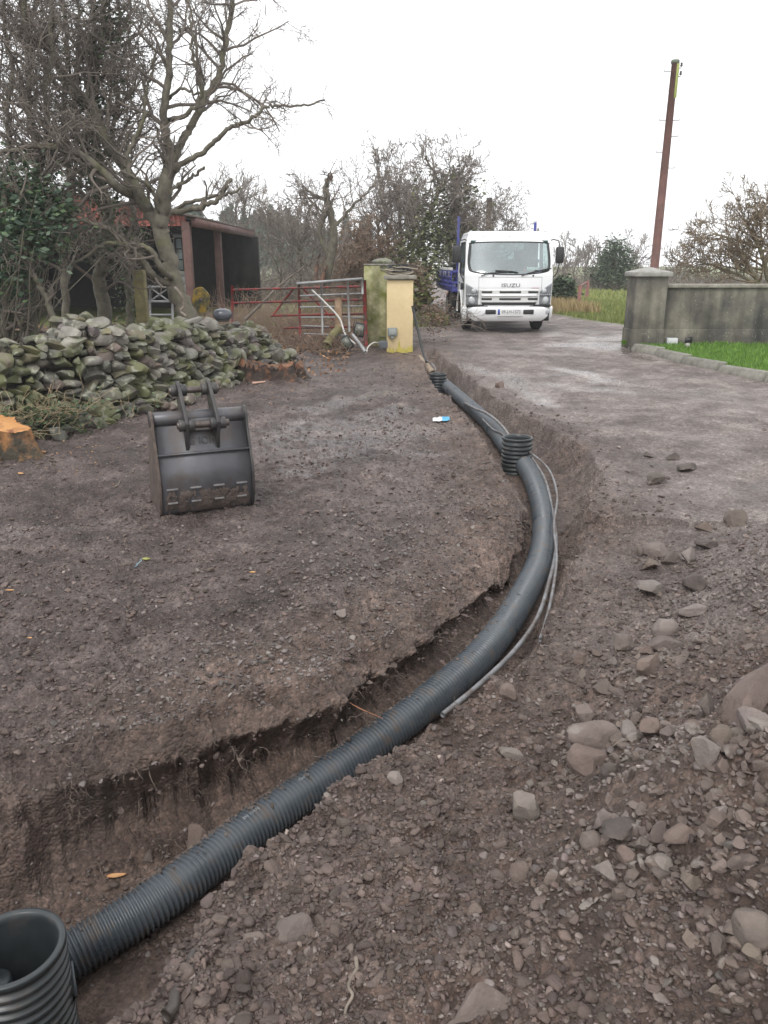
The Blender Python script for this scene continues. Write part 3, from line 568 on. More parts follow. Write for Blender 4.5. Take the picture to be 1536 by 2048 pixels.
# individual stones: (px, py, width px, height/width, kind, tint, label)
BR = (.150, .124, .112); PL = (.205, .178, .165); DK = (.095, .08, .073); TN = (.165, .135, .112); RD = (.158, .122, .107)
ROCKS = [
 (1464, 1038, 50, .8, 'a', BR, 'upright angular stone at the far top edge of the spoil heap'),
 (1408, 1056, 34, .6, 'a', RD, 'small brown stone just left of the upright one at the heap top'),
 (1412, 1089, 42, .5, 'f', DK, 'dark undercut slab below the heap top edge'),
 (1312, 1104, 46, .7, 'r', BR, 'rounded stone, upper one of the cluster at the far foot of the heap'),
 (1287, 1106, 26, .8, 'a', BR, 'small blunt stone at the left end of the far cluster'),
 (1300, 1130, 44, .6, 'a', TN, 'stone with a pale patch on top in the far cluster'),
 (1342, 1120, 44, .7, 'a', BR, 'middle wedge stone of the far cluster'),
 (1376, 1116, 44, .8, 'a', PL, 'blocky paler stone at the right end of the far cluster'),
 (1302, 1180, 56, .4, 'f', PL, 'flat pale slab half buried below the far cluster'),
 (1387, 1168, 40, .9, 'r', DK, 'dark rounded stone standing alone right of the flat slab'),
 (1386, 1216, 50, .6, 'f', PL, 'pale smooth flat stone halfway up the heap'),
 (1328, 1258, 47, .8, 'r', PL, 'round pale cobble resting behind an oblong one'),
 (1331, 1290, 64, .5, 'o', BR, 'oblong loaf shaped cobble touching the round pale one'),
 (1244, 1285, 40, .65, 'r', BR, 'rounded cobble left of the oblong one'),
 (1288, 1299, 30, .7, 'a', RD, 'small pinkish stone at the left end of the oblong cobble'),
 (1293, 1334, 66, .6, 'a', RD, 'broad wedge stone below the oblong cobble'),
 (1160, 1316, 30, .9, 'a', RD, 'single reddish brown stone on the bare bank right of the trench'),
 (1223, 1322, 26, .7, 'a', PL, 'small pale stone between the bank and the wedge stone'),
 (1206, 1374, 44, .6, 'a', BR, 'low blunt stone sunk in the gravel below the wedge stone'),
 (1017, 1387, 34, 1., 'r', RD, 'reddish round stone on the lip of the trench above the cable end'),
 (1171, 1438, 52, .8, 'a', BR, 'squat block above the big oblong stone'),
 (1226, 1436, 34, .6, 'a', BR, 'blunt stone right of the squat block'),
 (1256, 1428, 24, .7, 'a', PL, 'smallest pale stone in the row behind the big oblong stone'),
 (1190, 1480, 106, .42, 'o', BR, 'big oblong potato shaped stone'),
 (1256, 1467, 50, .7, 'a', PL, 'pale angular stone at the right end of the big oblong one'),
 (1306, 1456, 52, .9, 'a', RD, 'tilted angular block with a sharp top'),
 (1338, 1470, 30, .9, 'r', BR, 'small cobble right of the tilted angular block'),
 (1412, 1416, 46, 1.2, 'a', BR, 'tall narrow slab leaning against the heap'),
 (1500, 1380, 235, .75, 'd', RD, 'huge long boulder lying across the right edge'),
 (1518, 1447, 84, .55, 'a', PL, 'rough grey stone under the huge boulder'),
 (1402, 1505, 66, 1.1, 'a', PL, 'large standing stone with a mud stained face'),
 (1442, 1472, 42, .9, 'r', TN, 'smooth tan cobble behind the large standing stone'),
 (1471, 1468, 28, .8, 'r', BR, 'small round cobble right of the tan one'),
 (1443, 1531, 28, 1.2, 'a', RD, 'narrow reddish stone leaning on the large standing stone'),
 (1174, 1525, 68, .75, 'r', RD, 'big reddish cobble under the oblong stone'),
 (1217, 1542, 28, 1.1, 'r', DK, 'small dark cobble beside the big reddish one'),
 (1257, 1547, 30, .9, 'a', BR, 'small brown stone two along from the big reddish cobble'),
 (1024, 1503, 42, .6, 'f', PL, 'pink flat stone on the bare earth above the round grey one'),
 (1047, 1620, 58, .95, 'r', PL, 'round flat grey stone lying alone on the bare earth'),
 (1140, 1583, 24, .7, 'f', PL, 'small pinkish flat pebble right of the round grey stone'),
 (1205, 1640, 44, 1.3, 'a', PL, 'pale pointed stone at the near foot of the heap'),
 (1246, 1660, 78, .55, 'f', DK, 'dark wedge shaped slab beside the pointed stone'),
 (1312, 1660, 48, 1., 'a', BR, 'pitted brown block right of the dark wedge slab'),
 (1181, 1682, 40, .8, 'r', BR, 'rounded stone under the pale pointed one'),
 (1258, 1714, 40, 1., 'a', RD, 'upright pinkish stone in the near rubble'),
 (1285, 1690, 34, .9, 'a', BR, 'cracked stone above the upright pinkish one'),
 (1209, 1744, 54, .7, 'a', PL, 'broad grey stone at the near end of the rubble'),
 (1324, 1730, 42, .65, 'r', PL, 'pale smooth cobble in the near rubble'),
 (1385, 1762, 52, .6, 'a', TN, 'tan faceted stone low on the heap'),
 (1358, 1672, 56, .4, 'o', RD, 'long thin pinkish stone sloping across the rubble'),
 (1438, 1628, 36, .8, 'a', PL, 'pale stone on the upper right of the near rubble'),
 (1039, 1744, 38, 1., 'r', RD, 'rounded reddish stone half sunk in the near bank'),
 (1500, 1856, 76, .95, 'r', BR, 'large round boulder by the lower right edge'),
 (1377, 1872, 32, 1.2, 'a', TN, 'narrow tan stone left of the large round boulder'),
 (1440, 1882, 50, .9, 'a', BR, 'dull brown lump between narrow tan stone and round boulder'),
 (1506, 1914, 44, .9, 'a', TN, 'tan stone just under the large round boulder'),
 (1429, 1985, 30, .8, 'a', TN, 'small tan stone near the bottom edge'),
 (590, 1856, 66, .65, 'r', BR, 'dusty stone on the right bank of the near trench'),
 (511, 1872, 42, .45, 'f', BR, 'flat stone left of the dusty one on the near bank'),
 (790, 1558, 30, .8, 'r', PL, 'round pale pebble just right of the big pipe'),
 (390, 1668, 46, 1.1, 'a', RD, 'stone set in the far wall of the trench behind the pipe'),
 (965, 2000, 130, .6, 'a', BR, 'large pale stone mostly buried at the bottom edge'),
 (18, 1985, 2, .5, 'r', BR, ''),
 (685, 1228, 22, .8, 'a', PL, 'pale pebble in the gravel left of the pipe bend'),
 (800, 812, 15, .6, 'r', PL, 'rounded stone on the mud between the blue rag and the gate'),
 (997, 771, 22, .6, 'a', RD, 'lone clod on the track right of the trench'),
 (1345, 914, 40, .35, 'a', DK, 'dark clod, largest of the crumbs on the open track'),
 (1300, 911, 22, .4, 'a', DK, 'small dark clod left of the largest crumb on the track'),
 (1375, 937, 40, .3, 'f', DK, 'flat dark clod right of and below the largest crumb on the track'),
 (1310, 962, 44, .25, 'f', DK, 'thin dark crust lying below the other crumbs on the track'),
 (590, 1990, 2, .5, 'r', BR, ''),
]
kinds = {'a': [rock(4, s, 11, .85, .16, (1, .85, .8)) for s in (101, 102, 103, 104, 105)], 'r': [rock(4, s, 9, .38, .14, (1, .9, .85)) for s in (201, 202, 203, 204)], 'f': [rock(4, s, 11, .55, .16, (1, .8, .42)) for s in (301, 302, 303)],
         'o': [rock(4, s, 8, .36, .14, (1, .55, .5)) for s in (401, 402)], 'd': [rock(4, 503, 11, .8, .14, (1, .45, .42))]}
for i, (px, py, w, asp, kd, tn, lab) in enumerate(ROCKS):
    if not lab: continue
    q = np.random.default_rng(900 + i); v, f = kinds[kd][i % len(kinds[kd])]
    p = hit(px, py + w * asp * .30); sz = mpp(px, py, p[1]) * w * .60
    ang = {'o': .15, 'f': q.uniform(-.4, .4), 'd': .75}.get(kd, q.uniform(0, 6.28)); tilt = {'d': -.55, 'o': .05}.get(kd, q.uniform(-.3, .3))
    if px == 1358: tilt = -.4
    vz = v * np.array([1, 1, (asp / np.ptp(v[:, 2]) * 2) if kd in 'ar' else 1.0]); vz[:, 2] = np.clip(vz[:, 2], -1.3, 1.3)
    Rm = np.array(Euler((q.uniform(-.2, .2), tilt, ang)).to_matrix()); V = vz * sz @ Rm.T; zr = V[:, 2].max() - V[:, 2].min()
    V = V + np.array([p[0], p[1], p[2] - V[:, 2].min() - zr * (.24 if w < 120 else .5)])
    T = tints(1, tn, .12, .015, q); o = MB().add(V, f).build('stone', M_ROCK, smooth=True, sharp=R(24), attrs={'tint': np.repeat(np.r_[T[0], 1][None], len(V), 0)})
    tag(o, lab, 'stone', 'stones lying about the dig')
# ------------------------------------------------------------------ roots in the trench walls
M_ROOT = pmat('fine root', (.10, .075, .06), (.22, .17, .14), 8, .8)
M_ROOTO = pmat('orange root', (.36, .15, .07), (.45, .24, .14), 8, .7)
def wig(p, d, L, n, q, w=.35, g=0):
    P = [np.array(p, float)]; d = np.array(d, float)
    for _ in range(n):
        d = d + q.normal(0, w, 3) + np.array([0, 0, g]); d /= np.linalg.norm(d); P.append(P[-1] + d * L / n)
    return np.array(P)
q = np.random.default_rng(31); mb = MB()
def trench_pt(P, n):
    i = q.integers(2, len(P) - 3, n); t = q.uniform(0, 1, n); return P[i] + (P[i + 1] - P[i]) * t[:, None]
for P, side in ((LIP_L, 1), (LIP_R, -1)):
    C = trench_pt(P[:16], 260 if side == 1 else 150)
    for c in C:
        _, t = dseg(np.array([c[0]]), np.array([c[1]]), CL[:, :2]); cl = np.array([np.interp(t[0], np.arange(len(CL)), CL[:, j]) for j in range(2)])
        dv = cl - c; dl = np.linalg.norm(dv); dv /= dl; u = q.uniform(.03, .24 if side == 1 else .08); x, y = c + dv * u
        if q.uniform() < .5 and side == 1: pass
        z = HH(x, y); L = q.uniform(.04, .15)
        r = wig((x, y, z - .01), (dv[0] * .8, dv[1] * .8, q.uniform(-.3, .7)), L, 6, q, .4, -.12)
        mb.tube(r, np.linspace(.0016, .0006, 7) * q.uniform(.7, 1.3), 3, False)
        if q.uniform() < .5: mb.tube(wig(r[3], (dv[0], dv[1], q.uniform(-1, 1)), L * .5, 4, q, .5), .0007, 3, False)
o = mb.build('fine_roots', M_ROOT, origin=(0, 0, 0)); tag(o, 'torn hair roots sticking out of both trench walls', 'roots', kind='stuff')
p = hit(700, 1412); rt = np.array([p, atZ(722, 1418, p[2] + .06), atZ(745, 1428, p[2] + .03), atZ(765, 1437, p[2] - .01)]); rt[0][2] += .01
tag(MB().tube(dense(rt, 4), .0018, 6).build('root', M_ROOTO, smooth=True), 'orange root crossing from the trench wall to the pipe', 'root')
# sticks, chips and scraps
M_STICK = pmat('dead stick', (.10, .08, .065), (.24, .20, .16), 9, .8, .3, 60)
M_CHIP = pmat('fresh wood chip', (.42, .20, .08), (.60, .36, .17), 20, .75)
def stick(a, b, r, name, label, cat='stick', mat=None, q_=3, lift=.01):
    pa = np.array(hit(*a)); pb = np.array(hit(*b)); n = 7; qq = np.random.default_rng(q_)
    P = pa + (pb - pa) * np.linspace(0, 1, n)[:, None]; L = np.linalg.norm(pb - pa); P[1:-1] += qq.normal(0, L * .018, (n - 2, 3)); P[:, 2] += lift + r * .5; P = dense(P, 4); n = len(P)
    return tag(MB().tube(P, np.linspace(r, r * .55, n), 8).build(name, mat or M_STICK, smooth=True), label, cat)
stick((333, 2046), (388, 1915), .018, 'stick', 'dark wet stick at the foot of the near right bank', mat=pmat('wet stick', (.03, .024, .02), (.06, .05, .045), 9, .35, .3, 50))
stick((228, 978), (264, 944), .006, 'stick', 'thin bare twig on the mud left of the bucket')
stick((806, 716), (873, 724), .013, 'stick', 'straight dark stick lying across the clay pipe', lift=.06)
stick((1135, 748), (742, 738), .001, 'stick', 'x') if False else None
stick((742, 738), (766, 752), .010, 'stick', 'dark stick on the mud in front of the yellow pillar')
stick((505, 770), (531, 766), .018, 'stick', 'short peeled pink stick in front of the splintered stump', mat=pmat('peeled stick', (.45, .27, .2), (.55, .36, .28), 9, .7))
stick((712, 1925), (690, 2040), .006, 'stick', 'thin root stick near the bottom edge right of the trench')
mr = np.random.default_rng(77)
def chip(px, py, w, label):
    p = hit(px, py); s = mpp(px, py, p[1]) * w / 2; v, f = rock(2, int(px), 8, .5, .2, (1, .34, .2)); a = mr.uniform(-.4, .4)
    Rm = np.array(Euler((0, 0, a)).to_matrix()); V = v * s @ Rm.T + np.array([p[0], p[1], p[2] + s * .12])
    tag(MB().add(V, f).build('wood_chip', M_CHIP, smooth=False), label, 'wood chip', 'scattered wood chips')
for a in [(234, 1755, 40, 'largest orange wood chip on the trench floor left of the pipe'), (20, 1182, 18, 'reddish wood chip at the left edge of the mud'), (506, 1145, 16, 'small orange chip in the gravel below the bucket'), (60, 1277, 14, 'orange chip on the near left mud below the reddish one'), (85, 905, 22, 'orange chip beside the cut stump'), (40, 948, 18, 'torn chip below the front of the cut stump')]: chip(*a)
# sawdust crumbs
mb = MB(); tl = []; n = 420; c = np.array([hit(170, 905), hit(540, 770), hit(110, 915), hit(480, 790), hit(620, 775)])[mr.integers(5, size=n)]; XY = c[:, :2] + mr.normal(0, .33, (n, 2)); P = np.c_[XY, H(XY[:, 0], XY[:, 1])]
scatter(mb, P1, P, mr.uniform(.004, .014, n), tints(n, (.40, .24, .12), .35, .1, mr), tl, mr, flat=(.2, .5)); tag(mb.build('sawdust', M_GRAV, origin=(0, 0, 0), attrs={'tint': rgba(tl)}), 'pale sawdust and bark crumbs around the stumps', 'sawdust', kind='stuff')
# crumpled packet and twine
p = hit(882, 843); s = mpp(882, 843, p[1]); u = np.linspace(-1, 1, 22); w_ = np.linspace(-1, 1, 10); U, V_ = np.meshgrid(u, w_, indexing='ij')
for nm, lo, hi, mt, par in (('crumpled_packet', -1, .25, pmat('white film', (.55, .58, .60), (.7, .72, .74), 9, .35), None), ('blue_flap', .1, 1, pmat('blue film', (.05, .25, .45), (.12, .42, .62), 9, .3), 1)):
    Uu = lo + (U + 1) / 2 * (hi - lo); Zz = .035 * np.exp(-(V_ / .5) ** 2) + .012 * fbm(Uu * 4, V_ * 3, 3, 5) + (.003 if par else 0)
    G = np.stack([p[0] + Uu * 17 * s, p[1] + V_ * .06 * (1 - .5 * Uu ** 2) + Uu * .02, p[2] + .012 + Zz], -1)
    o = MB().grid(G).build(nm, mt, pk if par else None, smooth=True)
    if not par: pk = tag(o, 'crumpled white and blue packet on the left bank of the trench', 'litter'); pk['_loc'] = tuple(float(c) for c in pk.location)
q = np.random.default_rng(5)
p = np.array(hit(270, 1136)); pb = np.array(hit(283, 1122)); P = p + (pb - p) * np.linspace(0, 1, 8)[:, None]; P[:, 0] += .008 * np.sin(np.arange(8) * 1.4); P[:, 2] = H(P[:, 0], P[:, 1]) + .008
tag(MB().tube(P, .0025, 6).build('twine', pmat('blue twine', (.25, .38, .45), rough=.6), smooth=True), 'bit of pale blue twine on the left mud', 'twine')
p = hit(292, 1122); v, f = rock(3, 8, 4, .4, .2, (1, .5, .3)); tag(MB().add(v * .03 + np.array([p[0], p[1], p[2] + .01]), f).build('dead_leaf', pmat('leaf', (.2, .22, .05), (.3, .3, .1), 9, .6), smooth=True), 'curled yellow green leaf beside the twine', 'leaf')
# ------------------------------------------------------------------ dry stone wall
M_WALL = tint_mat('lichened field stone', .5, .8, moss=True, bs=22, wetness=.55, moss_c=(.095, .105, .038), lich=(.26, .26, .21))
WB = [(-260, 950), (-120, 915), (0, 882), (150, 852), (275, 828), (380, 792), (480, 757), (575, 722)]
WT = [(-260, 730), (-120, 715), (0, 694), (150, 662), (275, 645), (380, 648), (480, 644), (575, 670)]
wb = np.array([atG(*p) for p in WB]); wt = np.array([atY(WT[i][0], WT[i][1], wb[i][1] + .38) for i in range(len(WB))])
wd = dense(wb, 8); wtd = dense(wt, 8); arc = np.r_[0, np.cumsum(np.linalg.norm(np.diff(wd[:, :2], axis=0), axis=1))]
def wall_at(s):
    p = np.array([np.interp(s, arc, wd[:, i]) for i in range(3)]); q_ = np.array([np.interp(s + .05, arc, wd[:, i]) for i in range(3)]); q0 = np.array([np.interp(s - .05, arc, wd[:, i]) for i in range(3)])
    t = (q_ - q0)[:2]; t /= np.linalg.norm(t); n = np.array([t[1], -t[0]]); return p, t, n, np.interp(s, arc, wtd[:, 2])
wall = empty('dry_stone_wall', tuple(wd[len(wd) // 2]), 'tumbledown dry stone wall of mossy rounded field stones behind the bucket', 'stone wall')
q = np.random.default_rng(44)
WK = [rock(3, s, 9, .6, .18, (1, .88, .85)) for s in range(600, 616)]
TW = [(.19, .195, .165), (.22, .21, .18), (.15, .15, .125), (.17, .135, .115), (.25, .25, .22), (.20, .185, .11), (.14, .12, .12), (.30, .29, .26)]
stones = []
def put(p, t, n, w, h, d, tilt, extra=0, mosslean=0):
    v, f = WK[q.integers(len(WK))]
    V = v * np.array([w * .60, d * .5, h * .70]); Rm = np.array(Euler((q.uniform(-.18, .18), tilt, q.uniform(-.25, .25))).to_matrix()); V = V @ Rm.T
    M = np.array([[t[0], n[0], 0], [t[1], n[1], 0], [0, 0, 1]]); V = V @ M.T + p
    c = np.array(TW[q.integers(len(TW))]) * q.uniform(.42, .9); stones.append((w * h, V, f, c))
L = arc[-1]; hmax = 1.35; z = 0
while z < hmax:
    h = q.uniform(.08, .135); s = q.uniform(0, .2)
    while s < L:
        w = q.choice([q.uniform(.09, .17), q.uniform(.17, .27), q.uniform(.28, .40)], p=[.45, .40, .15]); hh = h * q.uniform(.7, 1.35) * (1.35 if w > .27 else 1)
        p, t, n, top = wall_at(s + w / 2); H_ = top - p[2] + .07 * math.sin(s * 3.1) + .04 * math.sin(s * 7.7)
        endf = np.clip((L - s) / .6, 0, 1); H_ = H_ * (.35 + .65 * endf)
        if z + hh * .6 < H_:
            bat = .05 + .28 * (z / 1.1)
            P = p + np.array([-n[0] * -1 * 0, 0, 0]); off = -bat + q.uniform(-.04, .04) + (.10 * (z < .1))
            C = np.array([p[0] + n[0] * off, p[1] + n[1] * off, p[2] - .03 + z + hh / 2])
            put(C, t, n, w, hh, q.uniform(.28, .4), q.normal(0, .22) + (q.choice([-.8, .9]) if q.uniform() < .07 else 0))
            if z + hh * 1.7 > H_:     # cap and back stones
                for bk_ in (.22, .42):
                    C2 = np.array([p[0] - n[0] * (bat + bk_), p[1] - n[1] * (bat + bk_), p[2] - .02 + z + hh / 2 + q.uniform(-.05, .06)]); put(C2, t, n, w * q.uniform(.8, 1.15), hh, .3, q.normal(0, .3))
        s += w * .86
    z += h * .84
for k in range(46):    # fallen stones at the foot
    s = q.uniform(.3, L - .1); p, t, n, top = wall_at(s); w = q.uniform(.1, .24); off = q.uniform(.10, .32); x, y = p[0] + n[0] * off, p[1] + n[1] * off
    put(np.array([x, y, HH(x, y) + w * .2]), t, n, w, w * .65, w, q.normal(0, .4))
stones.sort(key=lambda a: -a[0])
def tintarr(c, n): return np.repeat(np.r_[c, 1][None], n, 0)
for a, V, f, c in stones[:96]: MB().add(V, f).build('stone', M_WALL, wall, smooth=True, sharp=R(38), attrs={'tint': tintarr(c, len(V))})
mb = MB(); tl = []
for a, V, f, c in stones[96:]: mb.add(V, f); tl.append(tintarr(c, len(V)))
tag(mb.build('small_stones', M_WALL, wall, smooth=True, sharp=R(38), attrs={'tint': np.concatenate(tl)}), kind='stuff')
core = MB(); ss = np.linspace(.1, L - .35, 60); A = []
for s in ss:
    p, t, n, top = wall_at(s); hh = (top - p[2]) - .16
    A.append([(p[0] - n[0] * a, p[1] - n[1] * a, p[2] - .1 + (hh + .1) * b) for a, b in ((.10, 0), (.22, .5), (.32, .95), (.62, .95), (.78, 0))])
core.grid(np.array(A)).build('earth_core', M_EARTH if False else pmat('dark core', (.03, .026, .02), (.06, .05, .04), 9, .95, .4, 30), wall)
# things on and by the wall
M_GREY = pmat('old grey wood', (.16, .15, .13), (.28, .27, .24), 5, .8, .3, 40)
def board(a, b, w, h, name, label, cat, mat, parent=None, bev=.004, roll=0):
    a = np.array(a); b = np.array(b); d = b - a; Ln = np.linalg.norm(d); d /= Ln; s = np.cross(d, (0, 0, 1)); s /= np.linalg.norm(s) + 1e-9; u = np.cross(s, d)
    V = [a + s * sx * w / 2 + u * su * h / 2 + d * k * Ln for k in (0, 1) for sx in (-1, 1) for su in (-1, 1)]
    o = MB().add(V, [[0, 1, 3, 2], [4, 6, 7, 5], [0, 4, 5, 1], [2, 3, 7, 6], [0, 2, 6, 4], [1, 5, 7, 3]]).build(name, mat, parent, bevel=bev)
    return tag(o, label, cat) if label else o
board(atY(322, 660, 10.6), atY(402, 636, 11.0), .13, .04, 'plank', 'old grey plank lying on top of the stone wall', 'plank', M_GREY)
p = atY(445, 630, 11.9); v, f = ico(3); rr_ = .13
e = empty('round_pot', (p[0], p[1], p[2] - .07), 'round black upturned pot on top of the stone wall', 'pot')
MB().lathe([(.001, 0), (.09, 0), (.125, .03), (.14, .07), (.135, .11), (.10, .145), (.05, .16), (.001, .163)], (0, 0, 0), 28).build('bowl', pmat('black glaze', (.04, .045, .055), (.09, .095, .11), 3, .25), e, local=True, smooth=True)
MB().lathe([(.088, -.02), (.10, -.012), (.10, .002), (.088, .004)], (0, 0, 0), 28).build('rim', M_STEELD, e, local=True, smooth=True)
# ------------------------------------------------------------------ cut stumps
M_CUT = pmat('fresh cut wood', (.36, .15, .045), (.58, .31, .11), 3, .55, .35, 26, c3=(.20, .07, .03), s3=6, t3=.56)
M_BARK = pmat('bark', (.035, .030, .022), (.11, .095, .068), 14, .85, .9, 34, c3=(.075, .078, .030), s3=3.5, t3=.55, bdist=.03)
M_RAW = pmat('torn wood', (.13, .055, .03), (.36, .17, .08), 12, .75, .6, 30, c3=(.05, .033, .025), s3=6, t3=.47)
def stump(c, r, h, label, seed, topmat, sidemat, squash=.8, slope=(0, 0), jag=.03):
    e = empty('tree_stump', (c[0], c[1], c[2] - .06), label, 'tree stump'); n = 90; a = np.linspace(0, 2 * np.pi, n, endpoint=False); qs = np.random.default_rng(seed)
    lob = 1 + .16 * np.sin(3 * a + seed) + .11 * np.sin(5 * a + 1.3 * seed) + .05 * np.sin(11 * a + seed) + .03 * np.sin(19 * a)
    V = []
    for k, t in enumerate(np.linspace(0, 1, 12)):
        rad = r * lob * (1.0 + .28 * (1 - t) ** 2 * (1 + .5 * np.sin(5 * a + 1.3 * seed))) + .01 * qs.normal(size=n)
        z = np.full(n, h * t) + (slope[0] * rad * np.cos(a) + slope[1] * rad * np.sin(a)) * t + (jag * qs.normal(size=n) if t > .98 else 0) * 1
        V.append(np.stack([rad * np.cos(a), rad * np.sin(a) * squash, z], -1))
    V.append(V[-1] * np.array([.93, .93, 1]) + np.array([0, 0, .004])); G = np.array(V); G = np.concatenate([G, G[:, :1]], 1)
    MB().grid(G[:-1]).build('bark', sidemat, e, local=True, smooth=True)
    T = []
    for t in (1.0, .93, .8, .62, .45, .28, .12, .0):
        q_ = G[-2] * np.array([t, t, 0]); z = h + slope[0] * q_[:, 0] + slope[1] * q_[:, 1] / squash + (G[-2][:, 2] - h - slope[0] * G[-2][:, 0] - slope[1] * G[-2][:, 1] / squash) * (t > .9) + .012 * fbm(q_[:, 0] * 14 + seed, q_[:, 1] * 14, 3, seed) * (t < .95) * (1 + 4 * (jag > .02)) + .002
        T.append(np.stack([q_[:, 0], q_[:, 1], z], -1))
    MB().grid(np.array(T)).build('cut_face', topmat, e, local=True, smooth=True); return e
p = hit(0, 925); stump((p[0] - .22, p[1] + .28, p[2]), .34, .36, 'big bright orange freshly cut stump at the left edge', 2, M_CUT, pmat('stump side', (.10, .05, .025), (.42, .20, .07), 7, .8, .8, 24, c3=(.05, .042, .028), s3=5, t3=.5, bdist=.02), .8, (-.10, .10), .006)
p = hit(541, 764); stump((p[0], p[1] + .30, p[2]), .42, .24, 'low splintered stump with torn orange wood in front of the wall end', 5, M_RAW, pmat('splintered side', (.10, .04, .025), (.30, .14, .07), 16, .8, .9, 30, c3=(.04, .028, .022), s3=6, t3=.44, bdist=.03), .6, (0, 0), .045)
# ------------------------------------------------------------------ gate pillars
M_MOSSP = pmat('mossy render', (.28, .255, .14), (.46, .44, .29), 6, .85, .5, 26, c3=(.12, .135, .025), s3=3.2, t3=.50, w3=.12)
M_YEL = pmat('yellow paint', (.56, .44, .24), (.66, .52, .30), 3, .6, .2, 70, c3=(.50, .42, .16), s3=2.5, t3=.62)
M_CONC = pmat('concrete', (.16, .15, .12), (.30, .28, .24), 10, .85, .4, 50)
def zb(px, py, Y): return atY(px, py, Y)[2]
Ym = 15.5; xa = atY(728, 600, Ym)[0]; z0 = HH(xa + .3, Ym) - .1; z1 = zb(750, 531, Ym)
e = empty('gate_pillar', (xa + .3, Ym + .3, z0), 'mossy green and cream gate pillar behind the yellow one', 'pillar')
MB().box((0, 0, (z1 - z0) / 2), (.60, .60, z1 - z0)).build('rendered_shaft', M_MOSSP, e, local=True, bevel=.02)
MB().box((0, 0, z1 - z0 + .015), (.61, .61, .03)).build('cement_cap', M_CONC, e, local=True, bevel=.01)
xb = atY(773.5, 640, 14.72)[0]; xc = atY(826, 640, 14.72)[0]; z0 = HH(xb + .2, 14.9) - .12; z1 = zb(800, 560, 14.72); wy = xc - xb
e2 = empty('gate_pillar', (xb + wy / 2, 14.72 + wy / 2, z0), 'clean yellow painted pillar with a concrete cap and meter box', 'pillar')
MB().box((0, 0, (z1 - z0) / 2), (wy, wy, z1 - z0)).build('painted_shaft', M_YEL, e2, local=True, bevel=.012)
hcap = z1 - z0
MB().box((0, 0, hcap + .045), (wy + .11, wy + .11, .07)).build('cap', M_CONC, e2, local=True, bevel=.012)
MB().box((.29, -.1, hcap * .88), (.07, .05, .04)).build('hinge_stub', M_CONC, e2, local=True, bevel=.006)
mo = pmat('moss at foot', (.36, .33, .06), (.55, .45, .12), 9, .9, .4, 40)
a_ = np.linspace(0, 1, 20); qz = np.random.default_rng(3)
G = np.array([[( -wy / 2 + wy * t, -wy / 2 - .004, 0) for t in a_], [(-wy / 2 + wy * t, -wy / 2 - .004, .2 + .05 * qz.normal()) for t in a_]]); MB().grid(G).build('moss_stain', mo, e2, local=True)
bx = MB().box((0, 0, 0), (.17, .07, .15)); bx.box((0, -.005, -.1), (.06, .06, .05)); bxo = bx.build('meter_box', pmat('box grey', (.16, .18, .17), (.24, .26, .25), 9, .5), e2, local=True, bevel=.012); bxo.location = (-wy / 2 + .10, -wy / 2 - .035, zb(784, 664, 14.68) - z0)
MB().box((0, -.04, .0), (.12, .012, .10)).build('lid', pmat('box lid', (.22, .25, .24), (.3, .32, .3), 9, .45), bxo, local=True, bevel=.006)
# stone and coil on the pillar tops
p = atY(762, 527, 15.6); v, f = rock(3, 71, 6, .3, .12, (1, .6, .32)); tag(MB().add(v * .20 + np.array([p[0] + .02, p[1] + .1, p[2] + .035]), f).build('flat_stone', M_WALL, smooth=True, attrs={'tint': tintarr(np.array(TW[0]), len(v))}), 'flat mossy stone lying on the green pillar top', 'stone')
cz = z1 + .09; e3c = (xb + wy / 2 - .03, 14.72 + wy / 2, cz)
e3 = empty('cable_coil', e3c, 'untidy coil of pale and black cable heaped on the yellow pillar', 'cable coil'); qc = np.random.default_rng(9)
for nm, mt, N, zz in (('pale_cable', M_CABLE if False else pmat('tan cable', (.25, .21, .16), (.40, .35, .28), 9, .6), 6, 0), ('black_cable', M_BLK, 6, .05)):
    t = np.linspace(0, N * 2 * np.pi, N * 26); rr2 = .17 + .05 * np.sin(t * .37) + .03 * np.sin(t * 1.7 + zz * 9)
    Pc = np.stack([rr2 * 1.25 * np.cos(t) + .04 * np.sin(t * .21), rr2 * np.sin(t) * .9, zz + .012 + .10 * t / t[-1] + .02 * np.sin(t * 2.3)], -1)
    MB().tube(Pc, .011, 6).build(nm, mt, e3, local=True, smooth=True)
# ------------------------------------------------------------------ gates
M_RED = pmat('flaking red paint', (.20, .022, .020), (.28, .035, .03), 9, .6, .3, 60, c3=(.09, .05, .042), s3=8, t3=.50, w3=.04)
M_GALV = pmat('galvanised steel', (.24, .24, .24), (.38, .38, .38), 8, .45, .1, 60, metal=.4)
def gbars(e, name, lines, r, mat, Y0, Y1, X0, X1):
    m = MB()
    for (a, b) in lines:
        ya = Y0 + (Y1 - Y0) * (a[0] - X0) / (X1 - X0); yb_ = Y0 + (Y1 - Y0) * (b[0] - X0) / (X1 - X0)
        m = MB().tube([atY(a[0], a[1], ya), atY(b[0], b[1], yb_)], r, 8); m.build(name, mat, e, smooth=True)
def cz_(p): return (430 + p[0] / 3.413, 420 + p[1] / 3.413)
rg = empty('field_gate', tuple(atY(598, 690, 15.7)), 'long red field gate with flaking paint and diagonal braces', 'gate')
A = dict(Y0=16.2, Y1=15.35, X0=464, X1=730)
gbars(rg, 'upright', [(cz_((118, 515)), cz_((118, 790))), (cz_((572, 505)), cz_((585, 925)))], .026, M_RED, **A)
gbars(rg, 'upright', [(cz_((1018, 478)), cz_((1030, 925)))], .038, M_RED, **A)
